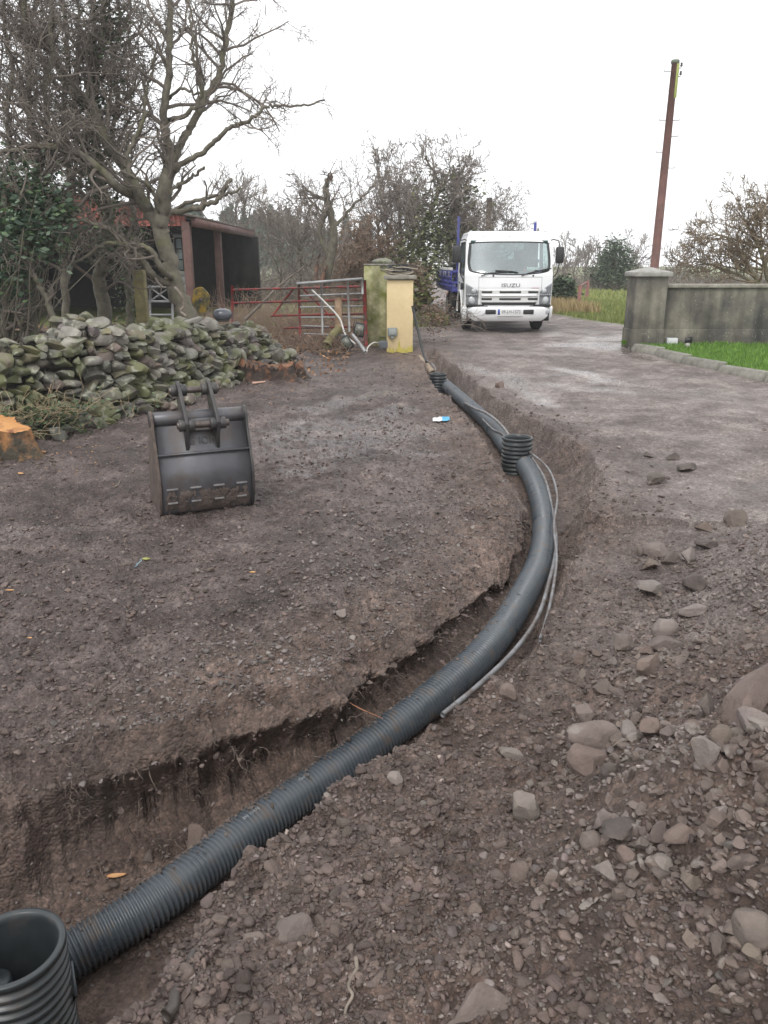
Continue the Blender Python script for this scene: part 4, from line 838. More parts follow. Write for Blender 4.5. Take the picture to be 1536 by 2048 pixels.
gbars(rg, 'rail', [(cz_((118, 545)), cz_((1015, 522))), (cz_((118, 635)), cz_((1015, 612))), (cz_((380, 722)), cz_((1015, 708))), (cz_((470, 806)), cz_((1015, 796))), (cz_((500, 912)), cz_((1015, 900)))], .020, M_RED, **A)
gbars(rg, 'brace', [(cz_((535, 540)), cz_((385, 730))), (cz_((598, 535)), cz_((860, 800)))], .020, M_RED, **A)
gg = empty('galvanised_gate', tuple(atY(600, 690, 15.1)), 'small galvanised gate of pale tubes leaning on the red gate', 'gate')
A = dict(Y0=15.3, Y1=15.0, X0=595, X1=725)
gbars(gg, 'top_rail', [(cz_((560, 503)), cz_((1008, 470)))], .026, M_GALV, **A)
gbars(gg, 'rail', [(cz_((580, 586)), cz_((1008, 570))), (cz_((580, 664)), cz_((1012, 656))), (cz_((585, 733)), cz_((1015, 733))), (cz_((590, 790)), cz_((780, 798))), (cz_((600, 845)), cz_((900, 855)))], .015, M_GALV, **A)
gbars(gg, 'upright', [(cz_((728, 510)), cz_((735, 850))), (cz_((905, 495)), cz_((918, 830))), (cz_((1005, 475)), cz_((1008, 575)))], .022, M_GALV, **A)
g3 = empty('galvanised_gate', tuple(atY(318, 640, 13.5)), 'grey barred gate half hidden behind the big tree trunk', 'gate')
A = dict(Y0=14.2, Y1=14.2, X0=290, X1=380)
gbars(g3, 'rail', [((296, 574), (348, 574)), ((296, 603), (345, 603)), ((296, 630), (345, 630))], .02, M_GALV, **A)
gbars(g3, 'cross_brace', [((300, 576), (338, 602)), ((338, 576), (300, 602))], .013, M_GALV, **A)
gbars(g3, 'upright', [((300, 570), (300, 655)), ((345, 570), (345, 655))], .022, M_GALV, **A)
M_POSTW = pmat('greenish timber', (.13, .115, .05), (.24, .21, .10), 6, .85, .5, 40)
a = np.array(atY(288, 660, 12.4)); tag(MB().box((a[0], a[1], (a[2] + zb(290, 540, 12.4)) / 2 - .2), (.17, .15, zb(290, 540, 12.4) - a[2] + .4)).build('timber_post', M_POSTW, bevel=.015), 'square mossy timber post behind the wall left of the big trunk', 'post')
# bits by the gate
def tb(pts, r, name, label, cat, mat, n=12):
    o = MB().tube(dense(np.array(pts), 6), r, n).build(name, mat, smooth=True); return tag(o, label, cat)
a = cz_((840, 600)); b_ = cz_((845, 800)); tb([atY(*b_, 15.0), atY(*a, 15.05)], .065, 'stake', 'pale split stake standing upright between the gate bars', 'stake', pmat('split timber', (.24, .15, .09), (.42, .30, .20), 9, .8, .4, 30))
tb([atY(*cz_((762, 925)), 14.5), atY(*cz_((800, 860)), 14.7), atY(*cz_((845, 812)), 14.9)], .075, 'log', 'short mossy log leaning at the foot of the galvanised gate', 'log', M_POSTW)
tb([atY(*cz_((660, 545)), 15.0), atY(*cz_((760, 640)), 14.95), atY(*cz_((850, 740)), 14.8), atY(*cz_((890, 850)), 14.6), atY(*cz_((960, 915)), 14.4)], .016, 'conduit', 'thin white conduit drooping over the gate bars', 'conduit', pmat('white conduit', (.5, .49, .46), (.6, .6, .57), 8, .5), 8)
tb([atY(*cz_((938, 850)), 14.45), atY(*cz_((985, 910)), 14.3), atY(*cz_((1028, 972)), 14.1)], .030, 'metal_tube', 'short grey metal tube leaning at the pillar foot', 'tube', M_GALV)
tb([atY(*cz_((1035, 972)), 14.1), atY(*cz_((1045, 935)), 14.2), atY(*cz_((1085, 905)), 14.35), atY(*cz_((1130, 912)), 14.5)], .012, 'cable', 'white cable looping from the grey tube to the box at the pillar foot', 'cable', pmat('white cable', (.5, .48, .44), rough=.5), 8)
for (cx, cy, Y, lab, rz) in ((985, 815, 14.75, 'black floodlight hanging at the right end of the gate', .2), (895, 905, 14.5, 'black floodlight lying on the ground by the gate', -.5)):
    p = atY(*cz_((cx, cy)), Y); le = empty('floodlight', p, lab, 'floodlight')
    M_ = MB().prism([(-.10, -.13), (.10, -.13), (.085, .12), (-.085, .12)], -.05, .05, 'y'); o = M_.build('housing', M_BLK, le, local=True, bevel=.01); o.rotation_euler.y = rz
    o2 = MB().prism([(-.08, -.10), (.08, -.10), (.067, .09), (-.067, .09)], -.062, -.052, 'y').build('glass', pmat('lamp glass', (.10, .11, .09), (.2, .2, .17), 20, .2), le, local=True); o2.rotation_euler.y = rz
    o3 = MB().tube([(-.11, 0, -.02), (-.12, 0, .18), (.12, 0, .18), (.11, 0, -.02)], .009, 6).build('bracket', M_STEELD, le, local=True); o3.rotation_euler.y = rz
p = atY(*cz_((1150, 945)), 14.4); ee = empty('junction_box', p, 'small grey box on the ground in front of the mossy pillar', 'box')
MB().box((0, 0, .07), (.15, .10, .13)).build('case', pmat('dark grey box', (.07, .08, .09), (.12, .13, .14), 8, .5), ee, local=True, bevel=.01)
MB().tube([(-.05, 0, .13), (-.06, 0, .2), (.04, 0, .19), (.05, 0, .13)], .01, 6).build('handle', M_BLK, ee, local=True, smooth=True)
# ------------------------------------------------------------------ right: pillar, wall, kerb, lawn
M_RW = pmat('weathered render', (.10, .092, .070), (.20, .185, .145), 2.2, .85, .35, 30, c3=(.045, .043, .040), s3=1.3, t3=.50, w3=.14)
def streaks(m):       # vertical weather streaks in the render itself
    t = m.node_tree; N = t.nodes; L = t.links; b = N['Principled BSDF']; src = b.inputs['Base Color'].links[0].from_socket
    tc = N.new('ShaderNodeTexCoord'); mp = N.new('ShaderNodeMapping'); mp.inputs['Scale'].default_value = (5, 5, .5); L.new(tc.outputs['Object'], mp.inputs[0])
    n = N.new('ShaderNodeTexNoise'); n.inputs['Scale'].default_value = 1; n.inputs['Detail'].default_value = 6; L.new(mp.outputs[0], n.inputs[0])
    r = N.new('ShaderNodeMapRange'); L.new(n.outputs[0], r.inputs[0]); r.inputs[1].default_value = .35; r.inputs[2].default_value = .65; r.inputs[3].default_value = .62; r.inputs[4].default_value = 1.35
    k = N.new('ShaderNodeMix'); k.data_type = 'RGBA'; k.blend_type = 'MULTIPLY'; k.inputs[0].default_value = 1; L.new(src, k.inputs[6]); L.new(r.outputs[0], k.inputs[7])
    n2 = N.new('ShaderNodeTexNoise'); n2.inputs['Scale'].default_value = 28; n2.inputs['Detail'].default_value = 2; L.new(tc.outputs['Object'], n2.inputs[0])
    r2 = N.new('ShaderNodeMapRange'); L.new(n2.outputs[0], r2.inputs[0]); r2.inputs[1].default_value = .68; r2.inputs[2].default_value = .72
    k2 = N.new('ShaderNodeMix'); k2.data_type = 'RGBA'; L.new(r2.outputs[0], k2.inputs[0]); L.new(k.outputs[2], k2.inputs[6]); k2.inputs[7].default_value = (.26, .27, .20, 1)
    L.new(k2.outputs[2], b.inputs['Base Color'])
streaks(M_RW); streaks(M_MOSSP)
Yp = 14.9; x0 = atY(1267, 640, Yp)[0]; x1 = atY(1329, 640, Yp)[0]; z0 = HH(x0 + .3, Yp) - .15; zt = zb(1300, 553, Yp); wp = x1 - x0
e = empty('entrance_pillar', ((x0 + x1) / 2, Yp + wp / 2, z0), 'stained grey entrance pillar with a pyramid cap at the end of the right wall', 'pillar'); hp = zt - z0
MB().box((0, 0, hp / 2), (wp, wp, hp)).build('shaft', M_RW, e, local=True, bevel=.012)
MB().box((0, 0, .26), (wp + .03, wp + .03, .52)).build('plinth', M_RW, e, local=True, bevel=.01)
cw = wp / 2 + .055; m = MB(); m.add([(-cw, -cw, hp), (cw, -cw, hp), (cw, cw, hp), (-cw, cw, hp), (-cw, -cw, hp + .075), (cw, -cw, hp + .075), (cw, cw, hp + .075), (-cw, cw, hp + .075), (0, 0, hp + .17)],
    [[0, 3, 2, 1], [0, 1, 5, 4], [1, 2, 6, 5], [2, 3, 7, 6], [3, 0, 4, 7], [4, 5, 8], [5, 6, 8], [6, 7, 8], [7, 4, 8]]); m.build('pyramid_cap', pmat('cap concrete', (.20, .195, .17), (.33, .32, .30), 9, .7, .3, 40), e, local=True, bevel=.006)
MB().box((-wp / 2 - .004, -.12, .24), (.02, .10, .30)).build('lichen_patch', pmat('yellow lichen', (.35, .28, .04), (.45, .38, .08), 20, .9, .4, 50), e, local=True, bevel=.004)
Yw = Yp + .30; e = empty('boundary_wall', ((x1 + 4), Yw, z0), 'long stained grey rendered wall behind the lawn', 'wall'); zw = zb(1420, 576, Yw) - z0; Lw = 12
MB().box((x1 - (x1 + 4) + Lw / 2 + .004, .12, zw / 2), (Lw, .23, zw)).build('rendered_panel', M_RW, e, local=True, bevel=.01)
MB().box((x1 - (x1 + 4) + Lw / 2 + .006, .12, .25), (Lw, .27, .50)).build('plinth', M_RW, e, local=True, bevel=.01)
MB().box((x1 - (x1 + 4) + Lw / 2 + .005, .12, zw + .035), (Lw, .33, .07)).build('coping', M_CONC, e, local=True, bevel=.015)
# kerb stones
KP = [atG(*p) for p in [(1262, 697), (1305, 706), (1350, 718), (1400, 733), (1460, 745), (1536, 760), (1640, 780), (1760, 800)]]
kd_ = dense(np.array(KP), 6); ka = np.r_[0, np.cumsum(np.linalg.norm(np.diff(kd_[:, :2], axis=0), axis=1))]
M_KERB = rand_color(pmat('kerb concrete', (.13, .125, .105), (.24, .23, .20), 8, .85, .4, 40), .12)
s = .05; i = 0; W_ = ['first kerb stone against the entrance pillar', 'second kerb stone from the entrance pillar', 'third kerb stone from the entrance pillar', 'fourth kerb stone from the entrance pillar', 'fifth kerb stone from the entrance pillar', 'last whole kerb stone before the right edge', 'kerb stone leaving the frame at the right edge', 'kerb stone beyond the right edge of the frame']
while s + .9 < ka[-1] and i < 8:
    a = np.array([np.interp(s, ka, kd_[:, j]) for j in range(3)]); b_ = np.array([np.interp(s + .88, ka, kd_[:, j]) for j in range(3)]); c = (a + b_) / 2; r_ = math.atan2(b_[1] - a[1], b_[0] - a[0])
    prof = [(-.10, -.1), (.10, -.1), (.10, .12), (-.05, .12), (-.10, .04)]; m = MB().prism(prof, -.435, .435, 'x'); o = m.build('kerb_stone', M_KERB, None, local=True, bevel=.01); o.location = (c[0], c[1], HH(c[0], c[1])); o.rotation_euler = (0, .01 * math.sin(i * 3), r_)
    tag(o, W_[i], 'kerb stone', 'kerb stones along the lawn'); s += .90; i += 1
# lawn
lp = np.array([(k[0], k[1] + .08) for k in KP]); poly = np.concatenate([lp, [(lp[-1][0], Yw - .02), (x1 - .3, Yw - .02)]])
M_LAWN = pmat('lawn', (.06, .13, .012), (.13, .25, .025), 12, .85, .5, 60)
xx = np.linspace(x0 - .2, 14, 130); yy = np.linspace(9, Yw, 60); XX, YY = np.meshgrid(xx, yy, indexing='ij'); kk = interp_k = np.interp(XX, lp[:, 0], lp[:, 1])
YY2 = kk + (YY - 9) / (Yw - 9) * (Yw - kk); ZZ = H(XX, YY2, False) + .07 + .025 * fbm(XX * 2, YY2 * 2, 3, 4)
tag(MB().grid(np.stack([XX, YY2, ZZ], -1)).build('lawn', M_LAWN, smooth=True), kind='structure')
def blades(name, X, Y, Z, hgt, wd, label, colA, colB, q, lean=.5, droop=1):
    n = len(X); a = q.uniform(0, 6.283, n); h = hgt * q.uniform(.5, 1.3, n); w = wd * q.uniform(.6, 1.3, n); l = h * lean * q.uniform(0, 1, n); b = q.uniform(0, 6.283, n)
    dx, dy = np.cos(a) * w / 2, np.sin(a) * w / 2; lx, ly = np.cos(b) * l, np.sin(b) * l
    V = np.stack([np.stack([X - dx, Y - dy, Z], -1), np.stack([X + dx, Y + dy, Z], -1), np.stack([X + dx * .7 + lx * .4, Y + dy * .7 + ly * .4, Z + h * .6], -1), np.stack([X - dx * .7 + lx * .4, Y - dy * .7 + ly * .4, Z + h * .6], -1), np.stack([X + lx, Y + ly, Z + h], -1)], 1).reshape(-1, 3)
    i = np.arange(n)[:, None] * 5; mb = MB(); mb.add(V, i + np.array([[0, 1, 2, 3]])); mb.f.append(i + np.array([[3, 2, 4]]))
    c = np.array(colA)[None] + (np.array(colB) - np.array(colA))[None] * q.uniform(0, 1, (n, 1)); c = c * q.uniform(.75, 1.25, (n, 1)); c = np.repeat(np.c_[c, np.ones(n)], 5, 0)
    return tag(mb.build(name, M_BLADE, origin=(float(X.mean()), float(Y.mean()), 0), attrs={'tint': c}), label, kind='stuff')
def blade_mat(name='leaf blade', rough=.6, trans=.25):
    m = bpy.data.materials.new(name); m.use_nodes = True; t = m.node_tree; b = t.nodes['Principled BSDF']; a = t.nodes.new('ShaderNodeAttribute'); a.attribute_name = 'tint'
    t.links.new(a.outputs['Color'], b.inputs['Base Color']); b.inputs['Roughness'].default_value = rough; return m
M_BLADE = blade_mat()
q = np.random.default_rng(12); n = 26000; X = q.uniform(x0 - .1, 9.5, n); K = np.interp(X, lp[:, 0], lp[:, 1]); Y = K + q.uniform(.03, 1, n) * (Yw - .03 - K); blades('lawn_grass', X, Y, H(X, Y, False) + .065, .07, .012, 'short bright green lawn grass between kerb and grey wall', (.06, .135, .015), (.15, .28, .035), q)
# lawn light and white box
p = atY(1375, 690, Yw - .55); e = empty('garden_light', (p[0], p[1], H(np.array([p[0]]), np.array([p[1]]), False)[0] + .07), 'small black and white garden spotlight on the lawn', 'garden light')
MB().lathe([(.001, 0), (.055, 0), (.04, .09), (.03, .10), (.001, .10)], (0, 0, 0), 16).build('base', pmat('pale base', (.45, .43, .40), rough=.6), e, local=True, smooth=True)
MB().tube([(-.06, 0, .13), (.06, -.04, .15)], [.045, .055], 14).build('lamp_head', M_BLK, e, local=True, smooth=False)
p = atY(1343, 684, Yw - .12); e = empty('utility_box', (p[0], p[1], p[2] - .09), 'white plastic box fixed low on the grey wall beside the lawn', 'box')
MB().box((0, 0, .09), (.20, .10, .15)).build('case', pmat('white plastic', (.48, .5, .5), (.6, .62, .62), 9, .5), e, local=True, bevel=.01)
MB().box((0, -.053, .09), (.16, .01, .11)).build('cover', pmat('white cover', (.55, .56, .56), rough=.5), e, local=True, bevel=.004)
# ------------------------------------------------------------------ telegraph poles
M_POLE = pmat('creosoted pole', (.105, .045, .036), (.17, .08, .064), 5, .7, .3, 30, c3=(.09, .05, .04), s3=2, t3=.6)
Yt = 23.0; pb = atY(1309, 532, Yt); pt = atY(1350.5, 124, Yt); zt = pt[2]; xp = (pb[0] + pt[0]) / 2; zg = HH(xp, Yt) - .1
e = empty('telegraph_pole', (pt[0], Yt, zg), 'tall red brown telegraph pole with foot pegs behind the entrance pillar', 'telegraph pole'); hp = zt - zg; xl = pb[0] - pt[0]
MB().tube([(xl * 1.25, 0, 0), (xl * .5, 0, hp * .55), (0, 0, hp)], [.125, .106, .086], 20).build('shaft', M_POLE, e, local=True, smooth=True)
MB().lathe([(.001, hp + .05), (.09, hp + .05), (.108, hp + .03), (.108, hp - .03), (.10, hp - .035)], (0, 0, 0), 20).build('cap', pmat('pole cap', (.12, .14, .10), rough=.6), e, local=True, smooth=True)
MB().box((.055, -.092, hp - .45), (.07, .012, .8)).build('algae_strip', pmat('green algae', (.22, .26, .05), (.32, .34, .12), 9, .8), e, local=True, bevel=.003)
for (py, sd) in ((241, -1), (241, 1), (273, 1), (305, -1), (336, 1), (143, -1)):
    z = zb(1330, py, Yt) - zg; xo = xl * (1 - z / hp); MB().tube([(xo + sd * .08, 0, z), (xo + sd * .26, 0, z), (xo + sd * .265, 0, z + .04)], .012, 6).build('foot_peg', M_GALV, e, local=True)
for k, py in enumerate((133, 150)):
    z = zb(1350, py, Yt) - zg; m = MB().lathe([(.001, 0), (.03, 0), (.035, .03), (.02, .05), (.035, .07), (.02, .09), (.001, .1)], (.17, 0, z), 12); m.tube([(.08, 0, z - .05), (.17, 0, z - .03), (.17, 0, z)], .012, 6); m.build('insulator', M_STEELD, e, local=True, smooth=True)
wp_ = atY(1348, 165, Yt); wq = atY(1265, 250, 55); tt = np.linspace(0, 1, 20)[:, None]; P = np.array(wp_) * (1 - tt) + np.array(wq) * tt; P[:, 2] -= .9 * (4 * tt * (1 - tt))[:, 0] * .3
tag(MB().tube(P, .006, 4).build('overhead_wire', M_STEELD), 'thin overhead wire running off left from the telegraph pole', 'wire')
Y2 = 38; p0 = atY(976, 480, Y2); p1 = atY(979.5, 396, Y2); zg = HH(p0[0], Y2) - .1
e = empty('telegraph_pole', (p0[0], Y2, zg), 'distant weathered telegraph pole behind the parked truck', 'telegraph pole')
MB().tube([(0, 0, 0), (.0, 0, p1[2] - zg)], [.16, .12], 14).build('shaft', pmat('grey pole', (.12, .09, .075), (.2, .16, .13), 5, .8), e, local=True, smooth=True)
MB().lathe([(.001, p1[2] - zg + .03), (.13, p1[2] - zg), (.13, p1[2] - zg - .04)], (0, 0, 0), 14).build('cap', M_STEELD, e, local=True)
# field fence posts right of the truck
M_FP = pmat('red brown fence post', (.16, .06, .05), (.26, .13, .11), 8, .8)
for (px, pt_, pb_, Y, lab) in ((1157, 571, 612, 27, 'near red brown fence post in the verge right of the truck'), (1174, 561, 584, 34, 'farther red brown fence post in the verge right of the truck')):
    a = atY(px, pb_, Y); b_ = atY(px, pt_, Y); g_ = HH(a[0], Y) - .05; tag(MB().tube([(a[0], Y, g_), (a[0] + .01, Y, b_[2] - .02), (a[0] + .01, Y, b_[2])], [.07, .065, .05], 10).build('fence_post', M_FP), lab, 'fence post', 'fence posts in the verge')
a = atY(1157, 574, 27); b_ = atY(1174, 564, 34); tag(MB().tube([(a[0], 27, a[2]), (b_[0], 34, b_[2])], .03, 6).build('fence_rail', M_FP), 'thin rail joining the two fence posts', 'rail')
# ------------------------------------------------------------------ barn
M_CLAD = bpy.data.materials.new('red cladding'); M_CLAD = pmat('red sheet cladding', (.30, .085, .065), (.37, .12, .09), 1.5, .6, .1, 20, c3=(.24, .10, .07), s3=1.2, t3=.6)
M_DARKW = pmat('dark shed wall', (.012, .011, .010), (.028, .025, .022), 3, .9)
M_BEAM = pmat('red brown beam', (.085, .042, .036), (.14, .075, .062), 5, .7)
M_RUSTR = pmat('rusty roof sheet', (.09, .07, .06), (.16, .125, .105), 4, .8, .3, 20)
YB = 20.0; cx_ = atY(372, 450, YB)[0]; bx_ = -14.5; gz = HH(-6, YB)
e = empty('barn', (cx_, YB, gz), 'open fronted farm shed with faded red cladding behind the trees', 'barn')
zc = zb(372, 452, YB) - gz; zt1 = zb(372, 434, YB) - gz; W0 = bx_ - cx_; ridge = -5.2; zr = zt1 + .95
# corrugated cladding: a real wavy sheet
n = 700; X = np.linspace(W0, 0, n); Yw_ = .018 * np.sin(X * 2 * np.pi / .12); top = zt1 + (zr - zt1) * (1 - np.abs(X - ridge) / abs(ridge)); top = np.maximum(top, zt1 - .3)
MB().grid(np.array([np.stack([X, Yw_, np.full(n, zc)], -1), np.stack([X, Yw_, top], -1)])).build('cladding', M_CLAD, e, local=True, smooth=True)
bC = atY(494, 464, 28); DX = bC[0] - cx_; DY = 8.0
# roof (two slopes) as a thin box grid
def quad_slab(m, A, B, C, D, th):
    A, B, C, D = map(np.array, (A, B, C, D)); u = np.array([0, 0, th]); m.add([A, B, C, D, A + u, B + u, C + u, D + u], [[0, 3, 2, 1], [4, 5, 6, 7], [0, 1, 5, 4], [1, 2, 6, 5], [2, 3, 7, 6], [3, 0, 4, 7]])
m = MB(); quad_slab(m, (.25, -.25, zt1 - .02), (DX + .25, DY, zt1 - .02), (ridge + DX, DY, zr + .02), (ridge, -.25, zr + .02), .05); m.build('roof', M_RUSTR, e, local=True)
m = MB(); quad_slab(m, (ridge, -.25, zr + .02), (ridge + DX, DY, zr + .02), (W0, DY, zt1 - .1), (W0, -.25, zt1 - .1), .05); m.build('roof', M_RUSTR, e, local=True)
m = MB(); A_ = np.array([.2, -.05, zt1 - .22]); B_ = np.array([DX + .2, DY, zt1 - .22]); quad_slab(m, A_ - (.06, 0, 0), B_ - (.06, 0, 0), B_ + (.06, 0, 0), A_ + (.06, 0, 0), .19); m.build('eaves_beam', M_BEAM, e, local=True)
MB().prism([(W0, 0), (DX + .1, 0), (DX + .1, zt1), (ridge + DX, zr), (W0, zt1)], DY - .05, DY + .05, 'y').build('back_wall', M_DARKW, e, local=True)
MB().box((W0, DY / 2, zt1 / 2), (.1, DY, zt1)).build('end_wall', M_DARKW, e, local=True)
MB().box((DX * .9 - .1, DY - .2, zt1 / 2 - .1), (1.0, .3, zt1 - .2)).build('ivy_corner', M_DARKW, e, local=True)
for (x, y) in ((.0, .0), (DX * .42, 3.4), (DX, DY - .1), (-4.6, 0), (-8.5, 0)):
    MB().box((x, y, (zc + .1) / 2), (.19, .17, zc + .1)).build('post', M_BEAM, e, local=True, bevel=.01)
# pale block wall with a window seen through the opening
a = atY(350, 478, 23); b_ = atY(386, 478, 23); zb0 = 0; wz = zb(350, 477, 23) - gz; m = MB(); xm = (a[0] + b_[0]) / 2 - cx_; wv = b_[0] - a[0]
blk = MB(); bh = .22
for r_ in range(int(wz / bh) + 1):
    for k in range(1):
        blk.box((xm - wv / 2 + .14 + k * .33 - (.0 if r_ % 2 else .04), 3.0, bh * (r_ + .5)), (.32, .2, bh - .008))
M_BLKW = pmat('pale block', (.34, .35, .34), (.46, .47, .46), 6, .8, .2, 30)
bo = blk.build('block_wall', M_BLKW, e, local=True)
wn = MB();
for k in range(4): wn.box((xm - .02 + .0, 2.86, 1.25 + k * .28), (.42, .04, .03))
for k in range(3): wn.box((xm - .22 + .2 * k, 2.86, 1.67), (.03, .042, .87))
wn.build('window_frame', M_STEELD, e, local=True)
MB().box((xm - .02, 2.885, 1.67), (.44, .02, .87)).build('window_glass', pmat('dull glass', (.30, .36, .38), (.4, .46, .47), 3, .2), e, local=True)
# yellow disc, post behind the wall
p = atY(402, 600, 14.3); e = empty('cable_drum_end', p, 'upright yellow mossy disc behind the wall right of the big trunk', 'disc')
pts = [(.19 * math.cos(t) * .8 + .01 * math.sin(5 * t), (.22 * math.sin(t))) for t in np.linspace(0, 6.283, 25)[:-1]]
MB().prism(pts, -.03, .03, 'y').build('disc_face', pmat('yellow lichen disc', (.30, .19, .02), (.46, .30, .04), 9, .8, .4, 30, c3=(.07, .07, .04), s3=6, t3=.48), e, local=True, bevel=.01)
MB().lathe([(.001, -.05), (.03, -.05), (.03, .05)], (0, 0, 0), 12, 'y').build('hub', M_RUST, e, local=True)
# ------------------------------------------------------------------ truck
M_WHT = pmat('white truck paint', (.72, .73, .74), (.76, .77, .77), 2, .28, spec=.6)
M_WHT2 = pmat('white painted steel', (.60, .61, .60), (.68, .68, .66), 4, .4)
M_BLU = pmat('blue dropside paint', (.035, .040, .20), (.055, .062, .28), 5, .5, c3=(.05, .045, .07), s3=6, t3=.62)
M_BLK2 = pmat('black trim', (.014, .014, .015), (.022, .022, .023), 20, .45)
M_TYRE = pmat('tyre', (.018, .017, .017), (.04, .036, .034), 14, .8, .4, 60)
M_LAMP = pmat('lamp lens', (.32, .34, .35), (.50, .52, .53), 14, .12, spec=.7)
M_LAMPD = pmat('lamp shell', (.16, .17, .18), (.26, .27, .28), 12, .2, spec=.7)
M_INT = pmat('cab interior', (.05, .06, .065), (.09, .10, .10), 4, .8)
M_SEAT = pmat('seat fabric', (.035, .04, .045), (.055, .06, .065), 6, .9)
M_GLS = bpy.data.materials.new('windscreen glass'); M_GLS.use_nodes = True
_t = M_GLS.node_tree; _N = _t.nodes; _L = _t.links; _N.remove(_N['Principled BSDF']); _o = _N['Material Output']
_tr = _N.new('ShaderNodeBsdfTransparent'); _tr.inputs[0].default_value = (.62, .74, .72, 1)
_df = _N.new('ShaderNodeBsdfDiffuse'); _df.inputs[0].default_value = (.40, .46, .46, 1)
_gl = _N.new('ShaderNodeBsdfGlossy'); _gl.inputs[0].default_value = (.8, .86, .88, 1); _gl.inputs['Roughness'].default_value = .06
_m1 = _N.new('ShaderNodeMixShader'); _m2 = _N.new('ShaderNodeMixShader'); _n = _N.new('ShaderNodeTexNoise'); _n.inputs['Scale'].default_value = 1.6; _tc = _N.new('ShaderNodeTexCoord'); _L.new(_tc.outputs['Object'], _n.inputs[0])
_mr = _N.new('ShaderNodeMapRange'); _mr.inputs[1].default_value = .3; _mr.inputs[2].default_value = .7; _mr.inputs[3].default_value = .10; _mr.inputs[4].default_value = .28; _L.new(_n.outputs[0], _mr.inputs[0]); _L.new(_mr.outputs[0], _m1.inputs[0])
_L.new(_tr.outputs[0], _m1.inputs[1]); _L.new(_df.outputs[0], _m1.inputs[2]); _m2.inputs[0].default_value = .20; _L.new(_m1.outputs[0], _m2.inputs[1]); _L.new(_gl.outputs[0], _m2.inputs[2]); _L.new(_m2.outputs[0], _o.inputs[0])
TZ = HH(2.0, 18.6) ; TX = 2.70; TY = 17.72
for (xx_, yy_) in ((2.0, 18.7), (3.4, 18.7)): TZ = min(TZ, HH(xx_, yy_))
TZ += .01
trk_ = empty('flatbed_truck', (TX, TY, TZ), 'white cab over truck with a blue dropside bed parked facing the camera', 'truck', rz=R(1.0))
HW = .95
# front surface of the cab: y as a function of (x, z)
def fy(x, z):
    x = np.asarray(x, float); z = np.asarray(z, float)
    return .16 * (np.abs(x) / HW) ** 2.6 + np.interp(z, [.2, .5, .95, 1.2, 1.3, 1.9, 2.03, 2.1], [.05, .03, .0, .02, .06, .24, .34, .52])
def hw_(z): return np.interp(z, [.2, .5, 1.2, 1.9, 2.05], [.925, .94, .95, .915, .86])
WS = [(-.86, 1.34), (-.80, 1.27), (-.5, 1.225), (0, 1.205), (.5, 1.225), (.80, 1.27), (.86, 1.34), (.875, 1.5), (.845, 1.80), (.82, 1.855), (.5, 1.875), (0, 1.88), (-.5, 1.875), (-.82, 1.855), (-.845, 1.80), (-.875, 1.5)]
def outline(pts, n=10): 
    P = dense(np.array([(a, b_, 0) for a, b_ in pts + pts[:1]]), n)[:-1, :2]; return P
WSO = outline(WS, 6)
nx, nz = 150, 150; U = np.linspace(-1, 1, nx); ZZ = np.linspace(.52, 2.03, nz)
XXg = U[None] * hw_(ZZ)[:, None]; ZG = np.repeat(ZZ[:, None], nx, 1); YG = fy(XXg, ZG)
V = np.stack([XXg, YG, ZG], -1).reshape(-1, 3)
i = np.arange(nz - 1)[:, None] * nx; j = np.arange(nx - 1)[None]; Q = np.stack([i + j, i + j + 1, i + nx + j + 1, i + nx + j], -1).reshape(-1, 4)
cc_ = V[Q].mean(1); hole = inside(cc_[:, 0], cc_[:, 2], WSO * np.array([.985, .985]) + np.array([0, .023]))
# headlights cut nothing: they sit proud of the panel
CB = 1.62   # cab depth
mb = MB(); mb.add(V, Q[~hole])
mb.build('front_panel', M_WHT, trk_, local=True, smooth=True)
# gasket and glass follow the same surface
def ring(po, pi, off, mat, name, parent=trk_, smooth=True):
    A = np.stack([po[:, 0], fy(po[:, 0], po[:, 1]) - off, po[:, 1]], -1); B = np.stack([pi[:, 0], fy(pi[:, 0], pi[:, 1]) - off, pi[:, 1]], -1)
    C = A + np.array([0, .03, 0]); G = np.stack([C, A, B, B + np.array([0, .03, 0])]); G = np.concatenate([G, G[:, :1]], 1); return MB().grid(G).build(name, mat, parent, local=True, smooth=False)
cW = np.array([0, 1.54]); ws = empty('x', (0, 0, 0)); bpy.data.objects.remove(ws)
gl = []
for t in np.linspace(0, 1, 26): P = cW + (WSO - cW) * t; gl.append(np.stack([P[:, 0], fy(P[:, 0], P[:, 1]) + .002, P[:, 1]], -1))
G = np.array(gl); G = np.concatenate([G, G[:, :1]], 1)
wso = MB().grid(G).build('windscreen', M_GLS, trk_, local=True, smooth=True)
wso['_loc'] = (0, 0, 0)
ring(cW + (WSO - cW) * 1.025, cW + (WSO - cW) * .965, .006, M_BLK2, 'rubber_seal', wso)
# roof
zt_ = 2.03; m = MB(); rows = []
for t in np.linspace(0, 1, 14):
    z = zt_ + .075 * math.sin(t * math.pi / 2) * 1.0; y0 = .34 + .22 * t; h_ = .87 - .10 * t ** 2; rows.append((y0, h_, z))
ring_ = []
for (y0, h_, z) in rows:
    u = np.linspace(-1, 1, 60); f_ = np.stack([u * h_, .16 * np.abs(u) ** 2.6 * (1 - .3) + y0, np.full(60, z)], -1); bk_ = np.stack([-u * h_, np.full(60, CB - (y0 - .34) * .3), np.full(60, z)], -1); ring_.append(np.concatenate([f_, bk_, f_[:1]]))
m.grid(np.array(ring_)); last = ring_[-1][:-1]; m.add(last, [list(range(len(last)))]); m.build('roof', M_WHT, trk_, local=True, smooth=True)
